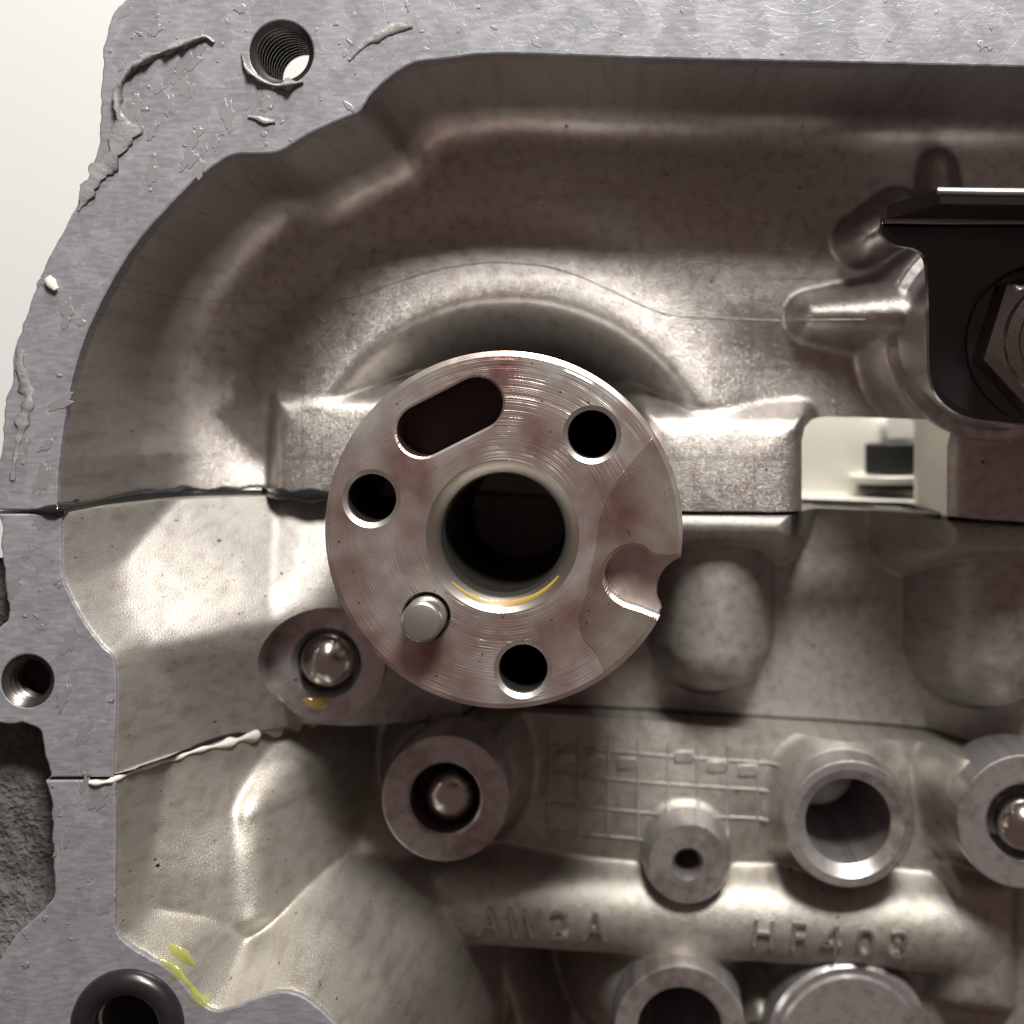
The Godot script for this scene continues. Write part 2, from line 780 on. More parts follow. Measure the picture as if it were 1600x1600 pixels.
func scratched(sd: int, size: int, n_lines: int, base: Image, len_max: float, dark: float) -> Image:
	# thin straight and bent scores in a height image
	var r := RandomNumberGenerator.new()
	r.seed = sd
	var im: Image = base.duplicate()
	for q in n_lines:
		var p := Vector2(r.randf() * size, r.randf() * size)
		var a := r.randf() * TAU
		var l := r.randf_range(8.0, len_max)
		var bend := r.randf_range(-0.01, 0.01)
		var g := r.randf_range(-dark, dark)
		for s in int(l):
			var x := posmod(int(p.x), size)
			var y := posmod(int(p.y), size)
			var c := clampf(im.get_pixel(x, y).r + g, 0, 1)
			im.set_pixel(x, y, Color(c, c, c))
			p += Vector2.from_angle(a)
			a += bend
	return im

func turned(size: int, centre: Vector2, sd: int) -> Image:
	# fine lathe grooves round a centre
	var r := RandomNumberGenerator.new()
	r.seed = sd
	var g := PackedFloat32Array()
	for i in size * 2:
		g.append(r.randf())
	var wob := FastNoiseLite.new()
	wob.seed = sd
	wob.frequency = 0.008
	var d := PackedByteArray()
	d.resize(size * size)
	for y in size:
		for x in size:
			var dx := x - centre.x
			var dy := y - centre.y
			var q := sqrt(dx * dx + dy * dy) * 0.8
			var i := int(q)
			var t := q - i
			d[y * size + x] = int(128.0 + 255.0 * (lerpf(g[i], g[i + 1], t) - 0.5) * clampf(0.55 + 1.3 * wob.get_noise_2d(x, y), 0.08, 1.0))
	return Image.create_from_data(size, size, false, Image.FORMAT_L8, d)

func specks(im: Image, sd: int, count: int) -> Image:
	# dark pits of rust and dirt
	var r := RandomNumberGenerator.new()
	r.seed = sd
	var n := im.get_width()
	for q in count:
		var x := r.randi() % n
		var y := r.randi() % n
		var w := 1 + int(pow(r.randf(), 4.0) * 5.0)
		for k in w * 2:
			var a := posmod(x + r.randi_range(-w, w) / 2, n)
			var b := posmod(y + r.randi_range(-w, w) / 2, n)
			im.fill_rect(Rect2i(a, b, 1 + w / 2, 1 + w / 2), Color(0.0, 0.0, 0.0))
	return im

func stained(m: StandardMaterial3D, sd: int, deep: float) -> void:
	# oil stains and dark specks, laid over the whole casting once
	var a := noise_image(sd, 1024, 0.006, 5)
	var r := RandomNumberGenerator.new()
	r.seed = sd
	var d := a.get_data()
	var fine := noise_image(sd + 7, 1024, 0.05, 3).get_data()
	var o := PackedByteArray()
	o.resize(d.size() * 3)
	for i in d.size():
		var t := clampf((150 - d[i]) / 80.0, 0.0, 1.0) * deep * 0.2 + (fine[i] - 128) * 0.0012
		o[i * 3] = int(clampf(255.0 * (1.0 - t * 0.75), 0, 255))
		o[i * 3 + 1] = int(clampf(255.0 * (1.0 - t * 0.92), 0, 255))
		o[i * 3 + 2] = int(clampf(255.0 * (1.0 - t), 0, 255))
	var im := Image.create_from_data(1024, 1024, false, Image.FORMAT_RGB8, o)
	for q in 700:
		var w := 1 + int(pow(r.randf(), 9.0) * 3.0)
		var c := r.randf_range(0.12, 0.5)
		im.fill_rect(Rect2i(r.randi() % 1020, r.randi() % 1020, w, 1 + r.randi() % w), Color(c, c * 0.85, c * 0.75))
	m.detail_enabled = true
	m.detail_albedo = ImageTexture.create_from_image(im)
	m.detail_blend_mode = BaseMaterial3D.BLEND_MODE_MUL
	m.detail_uv_layer = BaseMaterial3D.DETAIL_UV_2

func grained(a: Image, b: Image, amount: float) -> Image:
	var x := a.get_data()
	var y := b.get_data()
	for i in x.size():
		x[i] = int(clampf(128.0 + (x[i] - 128) * 0.18 + (y[i] - 128) * amount, 0, 255))
	return Image.create_from_data(a.get_width(), a.get_height(), false, Image.FORMAT_L8, x)

func make_materials() -> void:
	var grain := noise_image(3, 512, 0.11, 2)
	var fine := normal_tex(grain, 5.0)
	var blotch := noise_image(8, 512, 0.012, 5)
	var m := std("cast_aluminium", Color.WHITE, 0.95, 0.47)
	m.albedo_texture = ramp_tex(grained(blotch, grain, 0.38), Color(0.52, 0.505, 0.495), Color(0.86, 0.84, 0.825))
	m.roughness_texture = ramp_tex(noise_image(9, 512, 0.02, 5), Color(0.75, 0.75, 0.75), Color(1, 1, 1))
	m.normal_enabled = true
	m.normal_texture = fine
	m.normal_scale = 0.55
	triplanar(m, 16.0)
	stained(m, 61, 0.06)

	m = std("rough_aluminium", Color.WHITE, 0.78, 0.58)
	m.albedo_texture = ramp_tex(grained(blotch, grain, 0.38), Color(0.50, 0.49, 0.48), Color(0.82, 0.805, 0.785))
	m.normal_enabled = true
	m.normal_texture = fine
	m.normal_scale = 0.45
	triplanar(m, 16.0)
	stained(m, 62, 0.1)

	var oily: StandardMaterial3D = m.duplicate()
	oily.resource_name = "oily_aluminium"
	oily.metallic = 0.78
	oily.roughness = 0.5
	oily.albedo_color = Color(1.0, 1.0, 0.985)
	M["oily_aluminium"] = oily
	# machined rim with torn films of old sealant: plates with sharp outlines over scored metal
	var film := noise_image(21, 1024, 0.009, 6)
	var chips := noise_image(25, 1024, 0.03, 3)
	var fd := film.get_data()
	var cd := chips.get_data()
	var streak := noise_image(22, 256, 0.09, 4)
	streak.resize(1024, 256, Image.INTERPOLATE_CUBIC)
	var brush := Image.create(1024, 1024, false, Image.FORMAT_L8)
	for q in 4:
		brush.blit_rect(streak, Rect2i(0, 0, 1024, 256), Vector2i(0, q * 256))
	var base := brush.get_data()
	var hd := PackedByteArray()
	var ad := PackedByteArray()
	hd.resize(fd.size())
	ad.resize(fd.size())
	for i in fd.size():
		var on := clampf((fd[i] - 132) / 6.0, 0.0, 1.0)
		var chip := clampf((cd[i] - 178) / 8.0, 0.0, 1.0)
		hd[i] = int(clampf(95.0 + on * 20.0 + chip * 30.0 + (base[i] - 128) * 0.16, 0, 255))
		ad[i] = int(clampf(130.0 + on * 14.0 + chip * 18.0 + (base[i] - 128) * 0.3, 0, 255))
	var rim := Image.create_from_data(1024, 1024, false, Image.FORMAT_L8, hd)
	var scored := scratched(6, 1024, 160, scratched(5, 1024, 1500, rim, 90.0, 0.12), 500.0, 0.16)
	m = std("machined_rim", Color.WHITE, 0.4, 0.42)
	m.albedo_texture = ramp_tex(scratched(6, 1024, 700, Image.create_from_data(1024, 1024, false, Image.FORMAT_L8, ad), 60.0, 0.22), Color(0.36, 0.365, 0.385), Color(0.75, 0.755, 0.785))
	m.roughness_texture = ramp_tex(film, Color(0.65, 0.65, 0.65), Color(1, 1, 1))
	m.normal_enabled = true
	m.normal_texture = normal_tex(scored, 2.2)
	m.normal_scale = 0.5
	m.uv1_scale = Vector3(1.9, 1.9, 1)

	m = std("machined_face", Color(0.50, 0.49, 0.495), 0.85, 0.36)
	m.normal_enabled = true
	m.normal_texture = normal_tex(scratched(7, 512, 500, noise_image(24, 512, 0.03, 3), 40.0, 0.2), 1.5)
	m.normal_scale = 0.5
	triplanar(m, 30.0)
	stained(m, 63, 0.9)

	# the turned steel of the crank flange: grooves run round its own centre
	var c := pt(787, 828, 0)
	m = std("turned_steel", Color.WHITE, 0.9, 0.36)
	var tsz := 1024
	var cen := Vector2((c.x / 160.0 + 0.5), 0.5 - c.y / 160.0)
	var g := turned(tsz, Vector2(tsz, tsz) * 0.5, 31)
	m.normal_enabled = true
	m.normal_texture = normal_tex(scratched(17, tsz, 260, g, 60.0, 0.3), 1.2)
	m.normal_scale = 0.75
	m.albedo_texture = ramp_tex(specks(noise_image(32, 1024, 0.0035, 4), 34, 420), Color(0.56, 0.41, 0.39), Color(0.92, 0.945, 0.925), 0.7)  # red-brown clouding stands in for reflections of the room; specks are pits
	m.roughness_texture = ramp_tex(noise_image(33, 512, 0.02, 5), Color(0.7, 0.7, 0.7), Color(1, 1, 1))
	m.uv1_scale = Vector3(2.6, 2.6, 1)
	m.uv1_offset = Vector3(0.5 - cen.x * 2.6, 0.5 - cen.y * 2.6, 0)

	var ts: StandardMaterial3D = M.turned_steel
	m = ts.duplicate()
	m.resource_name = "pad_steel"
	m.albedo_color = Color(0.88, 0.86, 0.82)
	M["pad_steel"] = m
	m = std("steel", Color(0.58, 0.565, 0.54), 1.0, 0.4)
	m = std("pin_steel", Color(0.42, 0.41, 0.40), 0.9, 0.35)
	m = std("ball_steel", Color(0.50, 0.48, 0.45), 1.0, 0.2)
	m = std("oily_steel", Color(0.46, 0.44, 0.41), 1.0, 0.36)
	m = std("black_paint", Color(0.008, 0.008, 0.009), 0.0, 0.16)
	m.clearcoat_enabled = true
	m.clearcoat = 0.6
	m.clearcoat_roughness = 0.2
	m = std("black_rubber", Color(0.012, 0.012, 0.013), 0.0, 0.28)
	m = std("black_sealant_and_gap", Color(0.012, 0.012, 0.013), 0.0, 0.14)
	m = std("bolt_zinc", Color(0.26, 0.25, 0.235), 1.0, 0.22)
	m.normal_enabled = true
	m.normal_texture = normal_tex(noise_image(41, 512, 0.02, 4), 3.0)
	m.normal_scale = 0.5
	triplanar(m, 14.0)
	m = std("sealant_film", Color(0.225, 0.225, 0.237), 0.35, 0.46)
	m = std("thread_dark", Color(0.13, 0.12, 0.115), 0.9, 0.32)
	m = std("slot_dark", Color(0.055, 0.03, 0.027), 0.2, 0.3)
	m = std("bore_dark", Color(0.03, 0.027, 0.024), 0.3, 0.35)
	m = std("grey_sealant", Color(0.215, 0.213, 0.215), 0.1, 0.4)
	m.normal_enabled = true
	m.normal_texture = normal_tex(noise_image(42, 512, 0.03, 5), 4.0)
	m.normal_scale = 0.6
	triplanar(m, 12.0)
	m = std("white_sealant", Color(0.62, 0.60, 0.54), 0.0, 0.35)
	m = std("dark_bolt", Color(0.03, 0.032, 0.03), 0.4, 0.4)
	m = std("bright_metal", Color(0.78, 0.77, 0.72), 0.5, 0.4)
	m = std("coolant", Color(0.42, 0.46, 0.06), 0.0, 0.06)
	m.transparency = BaseMaterial3D.TRANSPARENCY_ALPHA
	m.albedo_color.a = 0.4
	m = std("oil", Color(0.62, 0.42, 0.06), 0.0, 0.05)
	m.transparency = BaseMaterial3D.TRANSPARENCY_ALPHA
	m.albedo_color.a = 0.42
	m = std("white_paper", Color(0.49, 0.50, 0.505), 0.0, 0.8)
	m = std("grey_cloth", Color.WHITE, 0.0, 0.95)
	m.albedo_texture = ramp_tex(noise_image(51, 512, 0.03, 5), Color(0.26, 0.26, 0.255), Color(0.42, 0.415, 0.41))
	m.normal_enabled = true
	m.normal_texture = normal_tex(noise_image(52, 512, 0.06, 4), 6.0)
	triplanar(m, 40.0)

# ------------------------------------------------------------------ the outlines of the three castings

var rim_out_a: PackedVector2Array
var rim_in_a: PackedVector2Array
var rim_out_b: PackedVector2Array
var rim_in_b: PackedVector2Array
var rim_out_c: PackedVector2Array
var rim_in_c: PackedVector2Array
var joint_a: PackedVector2Array
var joint_b: PackedVector2Array
var upper: Node3D
var middle: Node3D
var lower: Node3D
var skin_a: Relief
var skin_b: Relief
var skin_c: Relief

func lines() -> void:
	rim_out_a = path2([-30, 797, -12, 740, 0, 719, 4, 681, 8, 632, 17, 602, 22, 550, 39, 499, 56, 449, 66, 424, 87, 385, 114, 332, 127, 302, 144, 262, 155, 219, 157, 175, 160, 109, 164, 66, 175, 26, 195, 0, 220, -40])
	rim_in_a = path2([88, 797, 88, 786, 92, 719, 101, 655, 112, 595, 131, 531, 149, 490, 184, 424, 219, 372, 262, 324, 306, 280, 341, 254, 367, 241, 402, 240, 437, 236, 481, 210, 542, 182, 562, 173, 582, 144, 612, 118, 647, 98, 700, 91, 760, 84, 850, 85, 1000, 90, 1300, 97, 1600, 104, 1850, 110])
	rim_out_b = path2([-30, 803, -2, 806, 3, 830, 2, 853, 8, 902, 14, 959, 0, 979, -22, 1010, -30, 1062, -22, 1110, 0, 1130, 40, 1130, 62, 1141, 68, 1170, 79, 1207, 76, 1214])
	rim_in_b = path2([97, 803, 95, 830, 95, 861, 98, 902, 110, 932, 134, 975, 162, 1011, 176, 1026, 181, 1060, 181, 1105, 179, 1160, 177, 1214])
	rim_out_c = path2([72, 1219, 81, 1259, 83, 1334, 85, 1395, 70, 1421, 35, 1452, 9, 1487, -12, 1520, -35, 1570, -45, 1680, -45, 1800])
	rim_in_c = path2([179, 1219, 180, 1270, 180, 1325, 180, 1400, 181, 1450, 197, 1474, 232, 1496, 262, 1513, 284, 1535, 306, 1561, 337, 1579, 376, 1570, 407, 1557, 437, 1550, 472, 1557, 516, 1592, 545, 1630, 560, 1680, 562, 1800])
	joint_a = PackedVector2Array([Vector2(-84, 0.0), Vector2(-71, 0.0), Vector2(-68, 0.5), Vector2(-58, 0.6), Vector2(-30, 0.3), Vector2(0, -1.2), Vector2(28, -2.6), Vector2(50, -2.7), Vector2(76, -3.7), Vector2(108, -5.8)])
	joint_b = PackedVector2Array([Vector2(-84, -41.7), Vector2(-72, -41.7), Vector2(-66, -41.4), Vector2(-58, -41.2), Vector2(-50, -41.0), Vector2(-40, -41.4), Vector2(-32, -42.4), Vector2(0, -42.9), Vector2(22, -43.5), Vector2(50, -45.4), Vector2(78, -47.3), Vector2(87, -49.8), Vector2(108, -50.5)])

func rim_plate(out_line: PackedVector2Array, in_line: PackedVector2Array, extra: Array, holes: Array, deep: float, sd: int, parent: Node3D) -> MeshInstance3D:
	var o := rough(spline(out_line, 0.7), 0.35, 0.35, sd)
	var far := PackedVector2Array()
	for e in extra:
		far.append(e)
	var i := rough(spline(in_line, 0.7), 0.1, 0.5, sd + 1)
	i.reverse()
	o.append_array(far)
	o.append_array(i)
	var b := Buf.new()
	plate(b, o, holes, 0.0, -deep, 0.25)
	return commit(b, "machined_rim", M.machined_rim, parent)

func threaded(c: Vector2, r: float, depth: float, called: String, parent: Node3D, lip := 0.0) -> void:
	var b := Buf.new()
	var prof := []
	var z := -0.2
	prof.append(Vector2(r + 0.02, lip - 0.02))
	prof.append(Vector2(r - 0.45, -0.6))
	while z > -depth:
		prof.append(Vector2(r - 0.9, z - 0.8))
		prof.append(Vector2(r - 0.9, z - 1.0))
		prof.append(Vector2(r - 0.05, z - 1.5))
		prof.append(Vector2(r - 0.05, z - 1.6))
		z -= 1.6
	lathe(b, c, prof, 56)
	commit(b, called, M.thread_dark, parent)

func letters(text: String, from: Vector3, to: Vector3, size: float, parent: Node3D, sk: Relief) -> void:
	var font := SystemFont.new()
	font.font_names = PackedStringArray(["Droid Sans"])
	font.font_weight = 500
	var n := text.length()
	for i in n:
		var t := TextMesh.new()
		t.text = text[i]
		t.font = font
		t.font_size = 64
		t.pixel_size = size * S / 64.0
		t.depth = 1.3 * S
		t.curve_step = 1.0
		t.material = M.cast_aluminium
		var o := MeshInstance3D.new()
		o.mesh = t
		o.name = "raised_letter"
		var p := from.lerp(to, float(i) / maxi(1, n - 1))
		var e := 0.6
		var gx := (sk.at(p.x + e, p.y) - sk.at(p.x - e, p.y)) / (2 * e)
		var gy := (sk.at(p.x, p.y + 1.6) - sk.at(p.x, p.y - 1.6)) / 3.2
		var nz := Vector3(-gx, -gy, 1).normalized()
		var along := (to - from).normalized()
		along = (along - nz * along.dot(nz)).normalized()
		o.basis = Basis(along, nz.cross(along), nz)
		o.position = (Vector3(p.x, p.y, sk.at(p.x, p.y)) + nz * 0.25) * S - parent.position
		parent.add_child(o, true)

# ------------------------------------------------------------------ builders

func build_upper() -> void:
	upper = thing("upper_engine_casting", "upper aluminium engine casting, its wide brown-grey cavity arching over the round steel flange", "engine casting", Vector3(0, 0, -40))
	var hole := p2(440, 82)
	rim_plate(rim_out_a, rim_in_a, [Vector2(105, 84)], [circle(hole, 5.0, 56)], 20.0, 11, upper)
	threaded(hole, 5.0, 19.0, "threaded_bolt_hole", upper)

	var sk := Relief.new()
	skin_a = sk
	sk.setup(-76, 106, -7, 78, 0.2)
	var c := []
	for q in [[420, 330, -33], [600, 200, -33], [1000, 180, -33], [1500, 180, -33], [800, 330, -33], [1200, 330, -32.5], [1600, 300, -33], [320, 500, -33], [300, 740, -33], [480, 560, -36], [1150, 500, -32.5], [1150, 600, -36], [1350, 600, -36], [1550, 640, -35], [700, 740, -40], [1000, 740, -38], [400, 600, -39], [370, 700, -38], [1400, 760, -36], [230, 600, -31], [1000, 100, -33], [1600, 100, -33]]:
		var p := pt(q[0], q[1], q[2])
		c.append(p)
	sk.through(c)
	var axis := Vector2(-2.4, -2.8)
	# groove over the bearing blocks, arch and the well round the flange
	sk.ring(axis, 39.5, -30.6, 0.55, 0.9, 4.0, 4.0, 6.0)
	sk.blur(0.6)
	sk.ridge(axis, axis, 29.6, 29.6, -56.0, -56.0, 3.6, 4.0, 8.0, false, 24.0)
	sk.blur(0.8)
	# bearing blocks
	sk.block(path2([428, 624, 640, 624, 640, 830, 428, 830], -30), -29.5, 3.0, 1.3, 2.0)
	sk.block(path2([1010, 648, 1256, 652, 1256, 860, 1010, 860], -28), -28.0, 2.6, 2.0, 2.6)
	sk.block(path2([1488, 662, 1800, 668, 1800, 880, 1488, 880], -28), -28.0, 2.6, 2.0, 2.6)
	# small fingers, ribs and the swelling that carries the bracket boss
	sk.ridge(p2(1469, 262, -30), p2(1472, 380, -30), 1.7, 2.2, -27.5, -24.0, 2.5, 1.2, 1.5)
	sk.ridge(p2(1272, 490, -28), p2(1400, 490, -28), 1.6, 2.6, -26.0, -21.5, 2.4, 1.6, 1.5)
	sk.ridge(p2(1358, 366, -22), p2(1420, 332, -22), 1.8, 2.4, -21.0, -19.0, 4.0, 1.6, 1.5)
	sk.ridge(Vector2(81.5, 29.3), Vector2(81.5, 29.3), 19.0, 19.0, -26.5, -26.5, 3.0, 1.5, 2.0)
	var cavity := rim_in_a.duplicate()
	cavity.append_array(PackedVector2Array([Vector2(120, -40), Vector2(-71, -40)]))
	sk.wall(spline(rim_in_a, 0.8), cavity, 4.6, 15.0, 8.0, 34.0, 8.0, 5.0, 8.0)
	sk.bump(71, 0.05, 0.15)
	sk.blur(0.4)
	sk.blur(0.4)
	# window between the bearing blocks
	var win := path2([1256, 840, 1256, 690, 1262, 668, 1278, 656, 1300, 652, 1476, 656, 1486, 664, 1486, 840], -28)
	win = spline(win, 0.8, true) if false else win
	sk.cut_poly(win)
	sk.trim(joint_a, true, 0.45)
	var b := Buf.new()
	sk.mesh(b)
	hem(b, sk, run(joint_a, -71, 106, 0.45), Vector2(0, -1), 7.0)
	commit(b, "cavity_wall", M.cast_aluminium, upper)
	b = Buf.new()
	var wl := PackedVector2Array()
	for i in win.size() - 1:
		for k in 10:
			wl.append(win[i].lerp(win[i + 1], k / 10.0))
	wl.append(win[win.size() - 1])
	hem(b, sk, wl, Vector2(62, 5), -58.0, true, true)
	commit(b, "window_wall", M.bright_metal, upper)
	# the raised parting line left by the mould
	b = Buf.new()
	var pl := PackedVector3Array()
	var pr := PackedFloat32Array()
	for q in spline(path2([252, 468, 340, 471, 420, 474, 480, 474, 560, 460, 620, 440, 680, 422, 740, 412, 790, 410, 850, 416, 900, 430, 950, 452, 1000, 476, 1030, 488, 1060, 494, 1120, 497, 1230, 501, 1340, 503], -32), 0.5):
		pl.append(Vector3(q.x, q.y, sk.at(q.x, q.y) + 0.02))
		pr.append(0.1 + 0.07 * absf(sin(q.x * 1.7) * cos(q.x * 0.63)))
	tube(b, pl, pr, 6)
	commit(b, "parting_line", M.rough_aluminium, upper)
	# machined boss under the black bracket
	b = Buf.new()
	lathe(b, Vector2(82.5, 29.0), [Vector2(18.8, -28.0), Vector2(18.5, -26.4), Vector2(17.0, -26.0), Vector2(16.4, -24.8), Vector2(16.2, -9.0), Vector2(15.6, -8.4), Vector2(2.0, -8.4)], 96)
	commit(b, "bracket_boss", M.machined_face, upper)

func build_middle() -> void:
	middle = thing("middle_engine_casting", "middle aluminium engine casting between the two sealed joints, with two rounded bolt bosses", "engine casting", Vector3(0, -42, -40))
	var hole := p2(43, 1064)
	rim_plate(rim_out_b, rim_in_b, [], [circle(hole, 4.1, 48)], 16.0, 14, middle)
	threaded(hole, 4.1, 15.0, "threaded_bolt_hole", middle)
	var sk := Relief.new()
	skin_b = sk
	sk.setup(-76, 108, -53, 2, 0.2)
	var c := []
	for q in [[110, 815, -6], [112, 880, -5], [190, 800, -19], [200, 890, -15], [215, 960, -10], [250, 1005, -9], [300, 790, -27], [300, 880, -22], [420, 800, -37], [420, 900, -27], [175, 1015, -4], [300, 993, -12], [420, 968, -22], [190, 1100, -9], [190, 1190, -14], [250, 1090, -15], [300, 1080, -18], [300, 1160, -26], [420, 1060, -28], [430, 1130, -40], [560, 1125, -46], [500, 850, -36], [560, 1000, -34], [700, 1100, -54], [800, 900, -54], [1000, 900, -56], [1000, 1095, -57], [1250, 830, -58], [1250, 1110, -58], [1440, 830, -57], [1440, 1120, -57], [1580, 850, -55], [1580, 1140, -52], [1340, 950, -58]]:
		c.append(pt(q[0], q[1], q[2]))
	sk.through(c)
	# hollow near the joint beside the flange
	sk.blur(1.6)
	sk.blur(1.6)
	sk.blur(1.6)
	sk.ridge(p2(178, 1022, -4), p2(432, 966, -24), 0.4, 0.4, -2.2, -20.5, 0.7, 2.5, 3.0)
	sk.blur(0.8)
	# flange strip under the joint and the two rounded bolt bosses
	sk.block(path2([1010, 800, 1234, 806, 1226, 838, 1010, 836], -28), -27.0, 3.5, 1.0, 2.0)
	sk.block(path2([1486, 818, 1850, 830, 1850, 868, 1484, 858], -28), -27.0, 3.5, 1.0, 2.0)
	sk.bar(p2(1120, 815, -40), p2(1119, 1008, -40), 8.6, 8.8, -42.0, -43.5, 1.0)
	sk.bar(p2(1562, 830, -40), p2(1560, 1018, -40), 10.4, 10.6, -43.0, -44.0, 1.0)
	var cavity := rim_in_b.duplicate()
	cavity.append_array(PackedVector2Array([Vector2(130, -60), Vector2(130, 30), Vector2(-70, 30)]))
	sk.wall(spline(rim_in_b, 1.5), cavity, 2.2, 2.2, -40, 0, 1.5)
	sk.bump(72, 0.06, 0.25)
	sk.blur(0.25)
	var spot := p2(505, 1040, -27)
	sk.cut_circle(spot, 10.3)
	sk.trim(joint_a, false, -0.35)
	sk.trim(joint_b, true, 0.25)
	var b := Buf.new()
	sk.mesh(b)
	hem(b, sk, run(joint_a, -70, 108, -0.35), Vector2(0, 1), 22.0)
	hem(b, sk, run(joint_b, -62, 108, 0.25), Vector2(0, -1), 22.0)
	commit(b, "cavity_wall", M.rough_aluminium, middle)
	# spot-faced seat of the first ball
	b = Buf.new()
	var ringline := circle(spot, 10.3, 72)
	ringline.append(ringline[0])
	hem(b, sk, ringline, spot, -29.5, true, true)
	lathe(b, spot, [Vector2(10.4, -29.5)] + rings(10.2, 6.4, -29.5) + [Vector2(6.3, -29.5), Vector2(5.4, -30.6), Vector2(5.3, -46), Vector2(0.1, -46)], 72)
	commit(b, "ball_seat", M.machined_face, middle)

func rings(from: float, to: float, z: float) -> Array:
	# shallow tool rings on a turned face
	var o := []
	var x := from
	var k := 0
	while x > to:
		o.append(Vector2(x, z + (0.014 if k % 2 else -0.014) * rng.randf_range(0.3, 1.0)))
		x -= rng.randf_range(0.16, 0.34)
		k += 1
	return o

func port(parent: Node3D, called: String, c: Vector2, face: float, ro: float, ri: float, base: float, chamfer := 0.5, depth := 20.0) -> void:
	var b := Buf.new()
	lathe(b, c, [Vector2(ro + 0.3, base), Vector2(ro, face - 0.5), Vector2(ro - 0.15, face - 0.15), Vector2(ro - 0.5, face)] + rings(ro - 0.6, ri + chamfer + 0.1, face) + [Vector2(ri + chamfer, face), Vector2(ri, face - chamfer), Vector2(ri, face - depth), Vector2(0.05, face - depth - ri * 0.5)], 72)
	commit(b, called, M.machined_face, parent)

